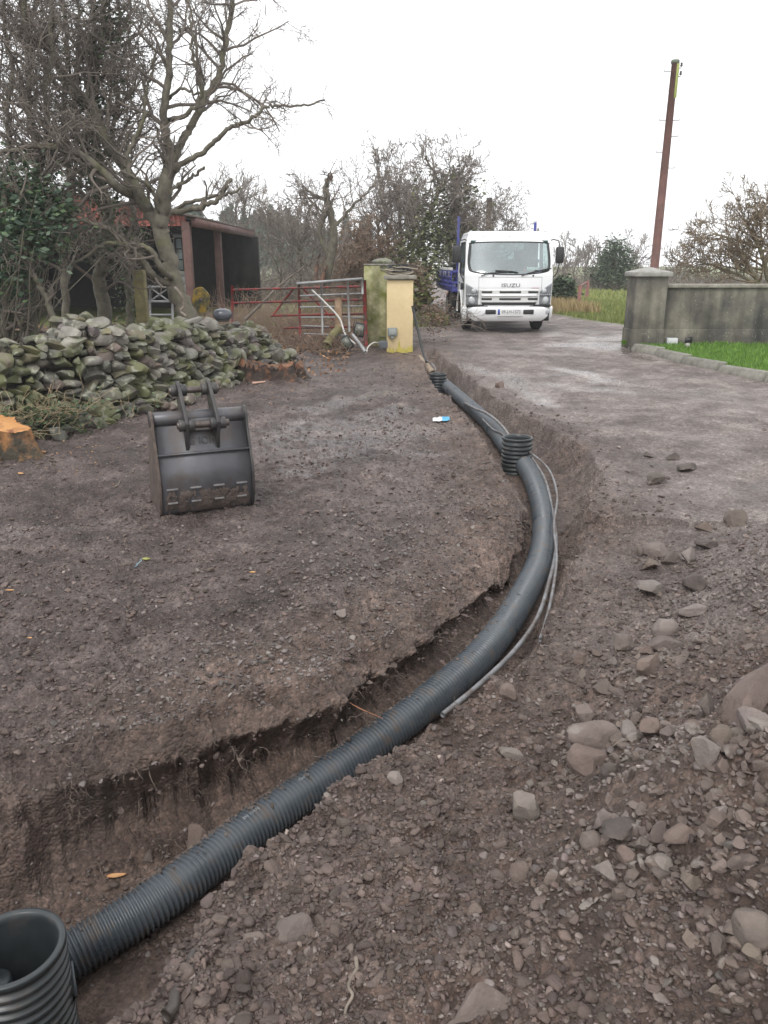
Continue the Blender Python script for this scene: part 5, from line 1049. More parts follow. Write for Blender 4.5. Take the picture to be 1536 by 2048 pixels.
# sides with door window openings
def side_panel(sx):
    ys = np.linspace(0, 1, 60); zs = np.linspace(.52, 2.03, 80); X = np.repeat(sx * hw_(zs)[:, None], 60, 1); yf = fy(hw_(zs), zs); Y = yf[:, None] + (CB - yf)[:, None] * ys[None]; Z = np.repeat(zs[:, None], 60, 1)
    V = np.stack([X, Y, Z], -1).reshape(-1, 3); i = np.arange(79)[:, None] * 60; j = np.arange(59)[None]; Q = np.stack([i + j, i + j + 1, i + 61, i + 60], -1) if False else np.stack([i + j, i + j + 1, i + 60 + j + 1, i + 60 + j], -1)
    Q = Q.reshape(-1, 4); c = V[Q].mean(1); W = np.array([(.40, 1.18), (1.25, 1.25), (1.30, 1.88), (.52, 1.88), (.36, 1.50)])
    h = inside(c[:, 1], c[:, 2], W)
    arch = ((c[:, 1] - .98) ** 2 + (c[:, 2] - .38) ** 2) < .47 ** 2
    o = MB().add(V, Q[~h & ~arch]).build('door_side', M_WHT, trk_, local=True, smooth=True); 
    P = np.stack([sx * (hw_(W[:, 1]) - .012), W[:, 0], W[:, 1]], -1); MB().add(P, [list(range(5))]).build('side_window', M_GLS, trk_, local=True)
    fr = np.stack([sx * (hw_(W[:, 1]) + .002), W[:, 0], W[:, 1]], -1); MB().tube(np.concatenate([fr, fr[:2]]), .014, 6).build('window_rubber', M_BLK2, trk_, local=True)
    MB().box((sx * .955, 1.22, 1.02), (.02, .16, .035)).build('door_handle', M_BLK2, trk_, local=True, bevel=.006)
    s = np.array([(sx * .952, .36, .55), (sx * .957, .36, 1.14)]); MB().tube(s, .004, 4).build('door_seam', M_BLK2, trk_, local=True); s[:, 1] = 1.38; MB().tube(s, .004, 4).build('door_seam', M_BLK2, trk_, local=True)
    t = np.linspace(0, np.pi, 20); P = np.stack([np.full(20, sx * .965), .98 - .47 * np.cos(t), .38 + .47 * np.sin(t)], -1); MB().tube(P, .022, 8).build('wheel_arch', M_WHT2, trk_, local=True, smooth=True)
side_panel(-1); side_panel(1)
rear = MB(); rear.box((0, CB - .02, 1.0), (1.8, .03, .96)); rear.box((0, CB - .02, 1.96), (1.75, .03, .12)); rear.box((-.72, CB - .02, 1.69), (.34, .03, .44)); rear.box((.72, CB - .02, 1.69), (.34, .03, .44)); rear.build('cab_rear', M_INT, trk_, local=True)
MB().box((0, CB - .01, 1.69), (1.1, .01, .42)).build('rear_window', M_GLS, trk_, local=True)
MB().box((0, .8, .56), (1.82, 1.5, .05)).build('cab_floor', M_BLK2, trk_, local=True)
m = MB().box((0, .52, 1.12), (1.66, .34, .16)); m.box((.42, .58, 1.22), (.42, .2, .1)); m.build('dashboard', M_INT, trk_, local=True, bevel=.02)
for x in (-.48, .42):
    st = MB().box((x, 1.32, 1.20), (.50, .16, .66)).build('seat', M_SEAT, trk_, local=True, bevel=.05); MB().box((x, 1.34, 1.62), (.27, .10, .20)).build('headrest', M_SEAT, st, local=True, bevel=.04)
a = np.linspace(0, 2 * np.pi, 40); P = np.stack([.42 + .21 * np.cos(a), .78 + .10 * np.sin(a), 1.24 + .17 * np.sin(a)], -1); MB().tube(P, .014, 8, False).build('steering_wheel', M_BLK2, trk_, local=True, smooth=True)
MB().box((.52, .295, 1.325), (.24, .004, .075), rx=-.35).build('dash_paper', pmat('permit paper', (.62, .70, .62), (.72, .76, .70), 30, .7), trk_, local=True)
MB().box((.36, .32, 1.30), (.06, .03, .04)).build('red_tag', pmat('red tag', (.6, .12, .06), rough=.6), trk_, local=True)
m = MB(); m.box((0, .33, 1.88), (1.66, .03, .06)); m.build('sun_strip', pmat('green tint strip', (.03, .075, .06), rough=.4), trk_, local=True)
def surf_strip(name, pts, off, r, mat, n=6): 
    P = np.array(pts, float); P = P if len(P) > 2 else np.array([P[0], (P[0] + P[1]) / 2, P[1]]); MB().tube(np.stack([P[:, 0], fy(P[:, 0], P[:, 1]) - off, P[:, 1]], -1), r, n).build(name, mat, trk_, local=True, smooth=True)
surf_strip('panel_seam', [(x, 1.155) for x in np.linspace(-.66, .70, 20)], .001, .0035, M_BLK2); surf_strip('panel_seam', [(-.66, z) for z in np.linspace(.70, 1.155, 10)], .001, .003, M_BLK2); surf_strip('panel_seam', [(.70, z) for z in np.linspace(.70, 1.155, 10)], .001, .003, M_BLK2)
for (x0_, x1_) in ((-.62, .12), (.24, .86)):
    P = [(x0_, 1.18), (x0_ + .14, 1.235), (x1_ - .12, 1.275 if x0_ < 0 else 1.31), (x1_, 1.262 if x0_ < 0 else 1.335)]; surf_strip('wiper', P, .03, .011, M_BLK2); surf_strip('wiper_blade', [(x0_ + .30, 1.29), (x0_ + .5, 1.285), (x1_ + .05, 1.25 if x0_ < 0 else 1.34)], .02, .012, M_BLK2)
for x in (-.36, .50): MB().lathe([(.001, -.02), (.018, -.018), (.02, 0)], (x, float(fy(x, 1.19)), 1.185), 12, 'y').build('washer_nozzle', M_BLK2, trk_, local=True)
# grille: four slots + bars
def patch(name, pts, off, mat, par=trk_, n=10, thick=.012):
    P = outline(pts, 1) if len(pts) > 8 else np.array(pts, float)
    Q_ = []
    for k in range(len(P)):
        a_, b_ = P[k], P[(k + 1) % len(P)]
        for t in np.linspace(0, 1, n, endpoint=False): Q_.append(a_ + (b_ - a_) * t)
    Q_ = np.array(Q_); c = Q_.mean(0); G = [c + (Q_ - c) * t for t in np.linspace(0.001, 1, 8)]; G = [np.stack([g_[:, 0], fy(g_[:, 0], g_[:, 1]) - off, g_[:, 1]], -1) for g_ in G]; G.append(G[-1] + np.array([0, thick + off, 0]))
    G = np.array(G); G = np.concatenate([G, G[:, :1]], 1); return MB().grid(G).build(name, mat, par, local=True, smooth=False)
def rect(x0_, x1_, z0_, z1_, s=.0): return [(x0_ + s, z0_), (x1_ - s, z0_), (x1_, z1_), (x0_, z1_)]
patch('grille', rect(-.645, .645, .565, .90, .03), .012, M_WHT2)
for z in (.845, .70):
    for (xa_, xb_) in ((-.60, -.37), (-.22, .25), (.40, .63)): patch('grille_slot', rect(xa_, xb_, z - .018, z + .022, .01), .018, M_BLK2)
patch('grille_slot', rect(-.60, .60, .575, .635, .03), .020, M_BLK2)
for z in (.775,): surf_strip('grille_bar', [(x, z) for x in np.linspace(-.6, .6, 16)], .018, .022, M_WHT, 8)
v, f = text_mesh('ISUZU', .105, .004, 1.42); v = np.stack([v[:, 0], -v[:, 2], v[:, 1]], -1); v[:, 0] -= 0; v += np.array([.02, 0, .985]); v[:, 1] += fy(v[:, 0], v[:, 2]) - .006
MB().add(v, f).build('maker_lettering', pmat('badge grey', (.10, .10, .11), rough=.3, metal=.4), trk_, local=True)
v, f = text_mesh('FORWARD', .028, .002, 1.25); v = np.stack([v[:, 0], -v[:, 2], v[:, 1]], -1) + np.array([.56, 0, .93]); v[:, 1] += fy(v[:, 0], v[:, 2]) - .004
MB().add(v, f).build('small_red_lettering', pmat('badge red', (.6, .25, .25), rough=.5), trk_, local=True)
for sx in (-1, 1):
    hl = patch('headlight', [(sx * .665, .575), (sx * .92, .575), (sx * .935, 1.03), (sx * .665, .87)], .014, M_LAMPD)
    for (x, z, r_) in ((.79, .675, .075), (.76, .87, .05)):
        MB().lathe([(.001, -.035), (r_ * .6, -.03), (r_, -.018), (r_ * 1.08, -.012), (r_ * 1.08, 0)], (sx * x, float(fy(x, z)) - .005, z), 20, 'y').build('lens', M_LAMP, hl, local=True, smooth=True)
    for k in range(5): MB().lathe([(.001, -.022), (.013, -.018), (.014, 0)], (sx * (.70 + .048 * k), float(fy(.70 + .048 * k, .79)), .79), 10, 'y').build('lens', M_LAMP, hl, local=True)
    surf_strip('lamp_divider', [(sx * .67, .765), (sx * .80, .765), (sx * .92, .765)], .02, .006, M_BLK2)
# bumper
bz = np.array([.235, .26, .34, .50, .535, .545]); bo = np.array([.03, .005, -.035, -.05, -.035, .03]); u = np.linspace(-1, 1, 60); G = []
for z, o_ in zip(bz, bo):
    x = u * .985 * (1 if z > .3 else .975); G.append(np.stack([x, .02 + o_ + .20 * np.abs(u) ** 4.5, np.full(60, z)], -1))
def bfy(x): return .02 - .045 + .20 * (abs(x) / .985) ** 4.5
MB().grid(np.array(G)).build('bumper', M_WHT, trk_, local=True, smooth=True); MB().box((0, .2, .39), (1.8, .2, .3)).build('bumper_core', M_BLK2, trk_, local=True)
for x0_, x1_, mt, nm in ((-.51, -.28, M_BLK2, 'bumper_vent'), (.31, .54, M_BLK2, 'bumper_vent'), (-.89, -.72, M_LAMP, 'fog_lamp'), (.74, .91, M_LAMP, 'fog_lamp')):
    xm_ = (x0_ + x1_) / 2; MB().box((xm_, bfy(xm_) + .012 + (.012 if 'fog' in nm else 0), .435), (x1_ - x0_, .05 if 'vent' in nm else .06, .095 if 'vent' in nm else .075)).build(nm, mt, trk_, local=True, bevel=.012)
pl_ = MB().box((.02, bfy(0) - .012, .435), (.53, .012, .125)).build('number_plate', pmat('plate white', (.62, .63, .63), (.7, .7, .69), 9, .4), trk_, local=True, bevel=.003)
MB().box((.02 - .24, bfy(0) - .0195, .435), (.042, .004, .115)).build('plate_band', pmat('plate blue', (.02, .06, .35), rough=.4), pl_, local=True)
v, f = text_mesh('09-LH-1573', .098, .001, .86); v = np.stack([v[:, 0], -v[:, 2], v[:, 1]], -1) + np.array([.045, bfy(0) - .0205, .435]); MB().add(v, f).build('plate_number', M_BLK2, pl_, local=True)
MB().box((.02, bfy(0) - .01, .36), (.55, .02, .02)).build('plate_holder', M_WHT2, trk_, local=True, bevel=.003)
# mirrors
for sx, (mx_, my_, mz0, mz1, w) in ((-1, (-1.13, .25, 1.45, 1.80, .19)), (1, (1.10, .30, 1.44, 1.78, .17))):
    mo_ = MB().box((mx_, my_, (mz0 + mz1) / 2), (w, .12, mz1 - mz0)).build('mirror', M_BLK2, trk_, local=True, bevel=.035)
    MB().box((mx_, my_ + .064, (mz0 + mz1) / 2), (w * .8, .006, (mz1 - mz0) * .85)).build('mirror_glass', M_GLS, mo_, local=True)
    MB().tube([(sx * .88, .45, 1.90), (sx * (.96), .36, 1.93), (sx * 1.06, .30, 1.90), (mx_, my_, mz1 - .03)], .013, 8).build('mirror_arm', M_BLK2, trk_, local=True, smooth=True)
    MB().tube([(mx_, my_, mz0 + .03), (mx_ - sx * .03, my_, 1.25), (sx * 1.03, .34, 1.18), (sx * .95, .40, 1.14)] if sx > 0 else [(mx_ + .10, my_, mz0 + .03), (-1.03, .30, 1.20), (-.98, .34, 1.12), (-.96, .36, 1.05)], .012, 8).build('mirror_arm', M_BLK2, trk_, local=True, smooth=True)
MB().box((-.99, .36, .96), (.06, .10, .15)).build('blind_spot_mirror', M_BLK2, trk_, local=True, bevel=.02)
for x in (-.80, .82): MB().lathe([(.001, .05), (.03, .045), (.045, .0), (.045, -.02)], (x, .62, 2.07), 14).build('roof_lamp', M_LAMP, trk_, local=True, smooth=True)
for x in (-.55, .0, ): MB().lathe([(.001, -.01), (.012, 0)], (x, float(fy(x, 1.98)), 1.985), 8, 'y').build('roof_bolt', M_BLK2, trk_, local=True)
# wheels
def wheel(x, y, w, r=.375):
    we = MB().lathe([(r * .62, -w / 2), (r * .9, -w / 2), (r * .985, -w * .40), (r, -w * .3), (r * .985, -w * .28), (r, -w * .25), (r, -.01), (r * .98, 0), (r, .01), (r, w * .25), (r * .985, w * .28), (r, w * .3), (r * .985, w * .40), (r * .9, w / 2), (r * .62, w / 2)], (0, 0, 0), 40, 'x').build('wheel', M_TYRE, trk_, local=True, smooth=True)
    we.location = (x, y, r); MB().lathe([(.001, -w * .2), (r * .3, -w * .2), (r * .45, -w * .3), (r * .62, -w * .46), (r * .64, -w * .3), (r * .64, w * .3), (r * .62, w * .46), (r * .45, w * .3), (r * .3, w * .2), (.001, w * .2)], (0, 0, 0), 30, 'x').build('rim', M_WHT2, we, local=True, smooth=True)
for x in (-.80, .80): wheel(x, .98, .20)
for x in (-.84, -.62, .62, .84): wheel(x, 4.35, .19)
# chassis and bed
for x in (-.38, .38): MB().box((x, 3.3, .60), (.08, 5.2, .18)).build('chassis_rail', M_BLK2, trk_, local=True)
MB().tube([(-.8, .98, .375), (.8, .98, .375)], .05, 10).build('axle', M_BLK2, trk_, local=True); MB().tube([(-.7, 4.35, .375), (.7, 4.35, .375)], .06, 10).build('axle', M_BLK2, trk_, local=True)
MB().box((0, .5, .45), (1.1, .5, .16)).build('sump_guard', M_BLK2, trk_, local=True)
BL = 6.0; BY0 = 1.85; BWd = 1.06
MB().box((0, (BY0 + BL) / 2, .83), (BWd * 2, BL - BY0, .08)).build('bed_floor', M_BLU, trk_, local=True, bevel=.006)
for sx in (-1, 1):
    for k in range(3):
        y0 = BY0 + .03 + k * 1.38; d = MB().box((sx * (BWd + .012), y0 + .66, 1.07), (.022, 1.32, .42))
        for zz in (.92, 1.02, 1.12, 1.22): d.box((sx * (BWd + .034), y0 + .66, zz), (.028, 1.30, .045))
        dp = d.build('dropside_panel', M_BLU, trk_, local=True, bevel=.006); MB().box((sx * (BWd + .01), y0 + .66, 1.31), (.05, 1.32, .065)).build('top_rail', M_WHT2, dp, local=True, bevel=.008)
        for yy_ in (y0 + .2, y0 + 1.1): MB().box((sx * (BWd + .055), yy_, 1.2), (.02, .05, .12)).build('latch', M_GALV, dp, local=True, bevel=.004)
hb = MB()
for z in (1.0, 1.25, 1.5): hb.box((0, BY0, z), (BWd * 2, .03, .06))
for x in np.linspace(-.9, .9, 9): hb.box((x, BY0 + .02, 1.35), (.03, .025, .9))
hb.build('headboard', M_BLU, trk_, local=True)
for (x, y, zt2) in ((-.93, BY0 + .1, 2.48), (.90, BY0 + .3, 2.36)):
    MB().box((x, y, (.9 + zt2) / 2), (.06, .06, zt2 - .9)).build('ladder_post', M_BLU, trk_, local=True, bevel=.006)
MB().box((0, BL, 1.07), (BWd * 2, .03, .42)).build('tailboard', M_BLU, trk_, local=True)
MB().tube([(-.93, BY0 - .1, 2.0), (-.95, BY0 - .12, 2.55)], .006, 5).build('aerial', M_BLK2, trk_, local=True)
sg = MB()
for k, y in enumerate((3.2, 3.6, 4.0)): sg.box((-.75, y, .62), (.05, .05, .35))
sg.build('under_bed_bracket', M_BLK2, trk_, local=True)
MB().box((-.86, 2.55, .60), (.30, .62, .34)).build('toolbox', M_BLK2, trk_, local=True, bevel=.02)
# load
import mathutils
def onbed(x, y, z): return np.array([TX, TY, TZ]) + np.array([x * math.cos(R(1)) - y * math.sin(R(1)), x * math.sin(R(1)) + y * math.cos(R(1)), z])
t = np.linspace(0, 5 * 2 * np.pi, 140); c = onbed(-.72, 2.9, 1.34); P = np.stack([c[0] + .26 * np.cos(t) + .03 * np.sin(t * .4), c[1] + .5 * np.sin(t), c[2] + .02 + .22 * (t / t[-1]) + .03 * np.sin(t * 1.7)], -1)
P[:, 2] -= .12; tag(MB().tube(P, .035, 8).build('hose_coil', M_BLK, smooth=True), 'coil of fat black hose heaped in the blue truck bed', 'hose')
# ------------------------------------------------------------------ trees
def bark_mat(name, c1, c2, moss, t3=.58):
    return pmat(name, c1, c2, 9, .85, .6, 40, c3=moss, s3=4, t3=t3, bdist=.01)
M_TR = bark_mat('hawthorn bark', (.075, .066, .050), (.15, .135, .10), (.115, .115, .055), .63)
M_TW = pmat('twig bark', (.105, .088, .074), (.18, .15, .125), 3, .9)
M_TWG = pmat('grey twig', (.15, .125, .108), (.24, .205, .175), 2, .9)
M_TWR = pmat('reddish twig', (.19, .13, .095), (.29, .21, .15), 2, .9)
class Tubes:          # collects polylines and skins them in batches
    def __init__(s): s.d = {}
    def add(s, P, r, sides):
        P = np.asarray(P, float); s.d.setdefault((len(P), sides), []).append((P, np.broadcast_to(np.asarray(r, float), (len(P),))))
    def count(s): return sum(len(v) for v in s.d.values())
    def into(s, mb):
        for (m, n), L_ in s.d.items():
            P = np.stack([a for a, _ in L_]); r = np.stack([b for _, b in L_]); K = len(L_)
            T = np.gradient(P, axis=1); T /= np.linalg.norm(T, axis=2)[..., None] + 1e-9
            ref = np.array([.31, .92, .21]); A = np.cross(T, ref); A /= np.linalg.norm(A, axis=2)[..., None] + 1e-9; B = np.cross(A, T)
            a = np.linspace(0, 2 * np.pi, n, endpoint=False)
            V = P[:, :, None] + r[:, :, None, None] * (A[:, :, None] * np.cos(a)[None, None, :, None] + B[:, :, None] * np.sin(a)[None, None, :, None])
            i = np.arange(m - 1)[:, None] * n; j = np.arange(n)[None]; k = (j + 1) % n; q_ = np.stack([i + j, i + k, i + n + k, i + n + j], -1).reshape(-1, 4)
            mb.add(V.reshape(-1, 3), (q_[None] + (np.arange(K) * m * n)[:, None, None]).reshape(-1, 4))
        return mb
def grow(T, p, d, L, r, lvl, q, P, tips=None):
    n = P['n'][min(lvl, len(P['n']) - 1)]; pts = [p]; d = d / np.linalg.norm(d); step = L / n; dirs = [d]
    w = P['wander']; up = P['up']; wn = q.normal(0, w, (n, 3))
    for i in range(n):
        d = d + wn[i]; d[2] += up; d = d / math.sqrt(d[0] * d[0] + d[1] * d[1] + d[2] * d[2]); p = p + d * step; pts.append(p); dirs.append(d)
    T.add(pts, np.linspace(r, max(r * .32, P['rmin']), n + 1), 7 if r > .05 else (5 if r > .02 else 3))
    if tips is not None and lvl >= P['depth'] - 1: tips.append(pts[-1]); tips.append(pts[len(pts) // 2])
    if lvl >= P['depth']: return
    kids = P['kids'][min(lvl, len(P['kids']) - 1)]
    for k in range(kids):
        t = q.uniform(P.get('t0', .2), 1.0); i = min(int(t * n), n - 1); a = pts[i] + (pts[i + 1] - pts[i]) * (t * n - i); dd = dirs[i]
        s = q.normal(size=3); s -= dd * s.dot(dd); s /= np.linalg.norm(s); ang = q.uniform(*P['ang']); nd = dd * math.cos(ang) + s * math.sin(ang)
        if P.get('out') is not None: nd = nd + P['out']
        grow(T, a, nd, L * P['ratio'] * (1.15 - .55 * t) * q.uniform(.7, 1.3), max(r * (1 - .6 * t) * P['rr'], P['rmin']), lvl + 1, q, P, tips)
DENS = .62
def limb(T, pts, w0, w1, Y, q, P, kids, L, lvl=1, sides=9, tips=None, k_t=(.15, 1)):
    """pts: photo pixels with an optional depth offset; w: width in pixels"""
    W_ = np.array([atY(p[0], p[1], Y + (p[2] if len(p) > 2 else 0)) for p in pts]); D = dense(W_, 6); D[1:-1] += q.normal(0, .012, (len(D) - 2, 3))
    m = Y / 1.05 / F; r = np.linspace(w0, w1, len(D)) * m / 2; T.add(D, r, sides)
    tg = np.gradient(D, axis=0)
    for k in range(int(kids * DENS)):
        t = q.uniform(*k_t); i = int(t * (len(D) - 1)); dd = tg[i] / np.linalg.norm(tg[i]); s = q.normal(size=3); s -= dd * s.dot(dd); s /= np.linalg.norm(s); ang = q.uniform(*P['ang'])
        nd = dd * math.cos(ang) + s * math.sin(ang); grow(T, D[i], nd, L * q.uniform(.5, 1.3) * (1.2 - .5 * t), min(r[i] * .55, .03), lvl, q, P, tips)
    return D, r
def leaves(name, C, size, mat_cols, q, parent=None, label=None, cat=None, kind=None, up=.3, asp=.8, group=None):
    n = len(C); A = q.normal(size=(n, 3)); A[:, 2] *= up; A /= np.linalg.norm(A, axis=1)[:, None]; B = np.cross(A, q.normal(size=(n, 3))); B /= np.linalg.norm(B, axis=1)[:, None]
    s = size * q.uniform(.5, 1.4, (n, 1)); V = np.stack([C - A * s, C + B * s * asp * .6, C + A * s, C - B * s * asp * .6], 1).reshape(-1, 3)
    i = np.arange(n)[:, None] * 4; mb = MB(); mb.add(V, i + np.array([[0, 1, 2, 3]]))
    c = np.array(mat_cols)[q.integers(len(mat_cols), size=n)] * q.uniform(.7, 1.3, (n, 1)); c = np.repeat(np.c_[c, np.ones(n)], 4, 0)
    o = mb.build(name, M_BLADE, parent, attrs={'tint': c})
    return tag(o, label, cat, group, kind)
def cloud(q, C, n, sp):       # clumpy points about some centres
    C = np.asarray(C, float); i = q.integers(len(C), size=n); return C[i] + q.normal(size=(n, 3)) * sp
IVY = [(.035, .062, .022), (.05, .085, .03), (.075, .11, .045), (.03, .05, .02), (.10, .14, .07)]
THORN = dict(n=[7, 6, 5, 4], wander=.26, up=.035, kids=[5, 5, 4, 3], depth=4, ang=(.45, 1.2), ratio=.55, rr=.6, rmin=.0032)
def thing_tree(name, base, label, group=None): return empty(name, tuple(base), label, 'tree', group)
def finish(e, T1, T2, m1=None, m2=None):
    if T1.d: T1.into(MB()).build('trunk', m1 or M_TR, e, smooth=True)
    if T2.d: T2.into(MB()).build('crown', m2 or M_TW, e, smooth=False)
# --- the big thorn tree behind the wall
q = np.random.default_rng(101); Yt_ = 11.6; T1, T2 = Tubes(), Tubes()
bpt = atY(385, 760, Yt_); bpt = (bpt[0], Yt_, HH(bpt[0], Yt_) - .05); e = thing_tree('thorn_tree', bpt, 'largest bare tree, twin limbs rising from a leaning trunk behind the wall')
class Both:
    def __init__(s, a, b): s.a, s.b = a, b
    def add(s, P, r, n): (s.a if n >= 9 else s.b).add(P, r, n)
TT = Both(T1, T2); P = dict(THORN)
limb(TT, [(400, 790), (385, 660), (352, 580), (338, 520), (322, 462), (326, 410), (336, 350), (344, 312)], 40, 24, Yt_, q, P, 10, .7, 2, 12, k_t=(.55, 1))
limb(TT, [(344, 316), (332, 270, -.1), (330, 215, -.15), (337, 150, -.2), (339, 80, -.2), (338, 0, -.2), (330, -110, -.2)], 17, 9, Yt_, q, P, 30, 1.25, 1, 12, k_t=(.18, 1))
limb(TT, [(346, 322), (362, 285, .1), (385, 250, .2), (410, 195, .3), (438, 150, .35), (452, 80, .4), (465, 0, .4), (470, -90, .4)], 16, 8, Yt_, q, P, 26, 1.1, 1, 12, k_t=(.3, 1))
limb(TT, [(347, 345), (380, 318, -.2), (415, 298, -.3), (445, 268, -.4), (470, 250, -.4), (500, 240, -.5), (530, 214, -.5), (560, 213, -.5), (600, 212, -.6), (650, 200, -.6)], 11, 3, Yt_, q, P, 24, .55, 2, 10, k_t=(.35, 1))
limb(TT, [(335, 400), (350, 375), (375, 360), (395, 345), (410, 335)], 8, 5, Yt_, q, P, 3, .4, 3, 9)
limb(TT, [(345, 425), (380, 418, -.3), (410, 412, -.5), (440, 395, -.6), (450, 375, -.6), (462, 358, -.6)], 12, 6, Yt_, q, P, 10, .4, 3, 9)
limb(TT, [(350, 420), (390, 400, -.3), (430, 392, -.4), (460, 388, -.5), (483, 378, -.5)], 8, 4, Yt_, q, P, 8, .4, 3, 9)
limb(TT, [(330, 470), (300, 430, .1), (275, 380, .1), (240, 320, .2), (205, 270, .2), (180, 205, .3), (140, 175, .3), (100, 100, .4), (55, 60, .4), (45, -30, .4)], 26, 12, Yt_, q, P, 46, 1.25, 1, 12, k_t=(.1, 1))
limb(TT, [(285, 420), (262, 370, -.3), (256, 310, -.3), (275, 270, -.3), (290, 225, -.3), (290, 190, -.3), (302, 150, -.3), (310, 100, -.3)], 11, 4, Yt_, q, P, 24, .9, 2, 9)
limb(TT, [(318, 440), (312, 400, -.2), (300, 372, -.3), (270, 355, -.4), (245, 345, -.4)], 9, 5, Yt_, q, P, 6, .5, 3, 9)
limb(TT, [(272, 392), (235, 372, -.4), (200, 340, -.5), (160, 310, -.6), (125, 298, -.7), (85, 292, -.8), (45, 296, -.9), (0, 310, -1)], 18, 8, Yt_, q, P, 34, .9, 1, 10)
limb(TT, [(338, 240), (380, 225, -.3), (400, 190, -.4), (400, 150, -.5), (385, 110, -.5), (385, 60, -.5), (378, -10, -.5)], 9, 4, Yt_, q, P, 16, .8, 2, 9)
limb(TT, [(336, 200), (360, 178, -.3), (395, 188, -.4), (408, 168, -.4), (398, 130, -.5), (388, 70, -.6)], 6, 3, Yt_, q, P, 14, .7, 2, 9)
limb(TT, [(350, 560), (325, 540, -.4), (300, 500, -.5), (270, 490, -.5), (235, 485, -.6), (205, 490, -.6), (160, 520, -.6), (120, 535, -.6)], 13, 4, Yt_, q, P, 20, .5, 2, 9)
limb(TT, [(343, 570), (310, 555, -.4), (285, 520, -.5), (255, 495, -.5), (220, 460, -.6), (180, 445, -.7), (140, 440, -.7), (95, 455, -.7)], 15, 5, Yt_, q, P, 22, .55, 2, 9)
finish(e, T1, T2)
# snapped pale root / torn branch at the trunk foot
D = [atY(350, 575, 11.1), atY(362, 590, 11.0), atY(368, 612, 11.0), atY(360, 622, 11.0), atY(372, 632, 11.0)]
MB().tube(dense(np.array(D), 4), .02, 6).build('torn_branch', M_STICK, e)
# --- left thicket trees, ivy clad
LG = 'tangled trees on the left'
DENS = .5
def left_tree(seed, Y, name, label, limbs, ivy, P_=P, kids=26, L=1.1, twig=M_TW):
    q = np.random.default_rng(seed); T1, T2 = Tubes(), Tubes(); TT = Both(T1, T2); l0 = limbs[0][0][0]; b_ = atY(l0[0], l0[1], Y); e = thing_tree(name, (b_[0], Y, HH(b_[0], Y) - .05), label, None); tipsD = []
    for (pts, w0, w1, kk, LL) in limbs: D, r = limb(TT, pts, w0, w1, Y, q, P_, kk, LL, 1, 10); tipsD.append(D)
    finish(e, T1, T2, None, twig)
    if ivy:
        C = []
        for (k, lo, hi, n, sp) in ivy: D = tipsD[k]; a, b2 = int(lo * (len(D) - 1)), int(hi * (len(D) - 1)); C.append(cloud(q, D[a:max(b2, a + 2)], n, sp))
        leaves('ivy', np.concatenate(C), .035, IVY, q, e)
    return e
left_tree(202, 12.4, 'ivy_clad_tree', 'dark ivy clad tree with a bushy top left of the biggest tree', [
    ([(215, 700), (208, 620), (200, 560), (212, 500), (215, 440), (205, 380), (195, 320), (190, 250), (185, 190), (195, 130), (205, 60), (212, -20)], 30, 10, 60, 1.1),
    ([(205, 420), (180, 350), (172, 290), (180, 230), (178, 150), (190, 60), (180, 0)], 12, 6, 40, .9), ([(200, 330), (225, 270), (235, 200), (228, 120), (240, 60), (235, -20)], 10, 5, 46, .8)],
    [(0, .25, .75, 1500, .13), (1, .1, .6, 450, .12), (0, .75, 1, 1100, .2), (2, .3, .9, 450, .18)])
left_tree(203, 11.2, 'thorn_tree', 'upright bare tree near the left edge with crowded crooked branches', [
    ([(62, 720), (66, 600), (62, 520), (70, 430), (78, 350), (70, 280), (55, 200), (62, 130), (50, 60), (45, -60)], 22, 9, 60, 1.15),
    ([(72, 400), (100, 340), (98, 260), (90, 180), (105, 110), (100, 40), (110, -40)], 12, 6, 46, 1.0), ([(66, 450), (35, 380), (20, 300), (15, 220), (25, 140), (10, 60), (10, -40)], 12, 6, 46, 1.0)],
    [(0, .3, .5, 500, .12)])
left_tree(204, 13.4, 'thorn_tree', 'farther slender bare tree between the edge tree and the ivy clad one', [
    ([(135, 720), (130, 600), (128, 500), (140, 400), (135, 300), (128, 200), (135, 100), (125, 0), (125, -60)], 16, 7, 56, 1.2), ([(130, 420), (150, 340), (155, 250), (150, 160), (160, 80), (155, -20)], 9, 5, 40, 1.0)],
    [(0, .3, .65, 1200, .16)])
left_tree(205, 10.4, 'mossy_tree', 'short leaning mossy trunk just behind the left end of the wall', [
    ([(118, 700), (110, 650), (95, 600), (75, 562), (58, 540), (50, 500), (48, 440)], 15, 7, 14, .6), ([(10, 740), (8, 660), (12, 600), (8, 520), (15, 440), (5, 380)], 22, 10, 14, .7)], None, dict(P, depth=3))
left_tree(206, 14.6, 'thorn_tree', 'dim bare tree standing in front of the barn right of the ivy clad tree', [
    ([(262, 700), (258, 600), (255, 520), (268, 450), (262, 400), (250, 350), (255, 280)], 16, 7, 30, .9), ([(255, 560), (235, 480), (225, 420), (240, 380)], 9, 4, 18, .7)], [(0, .1, .5, 900, .14)])
DENS = .6
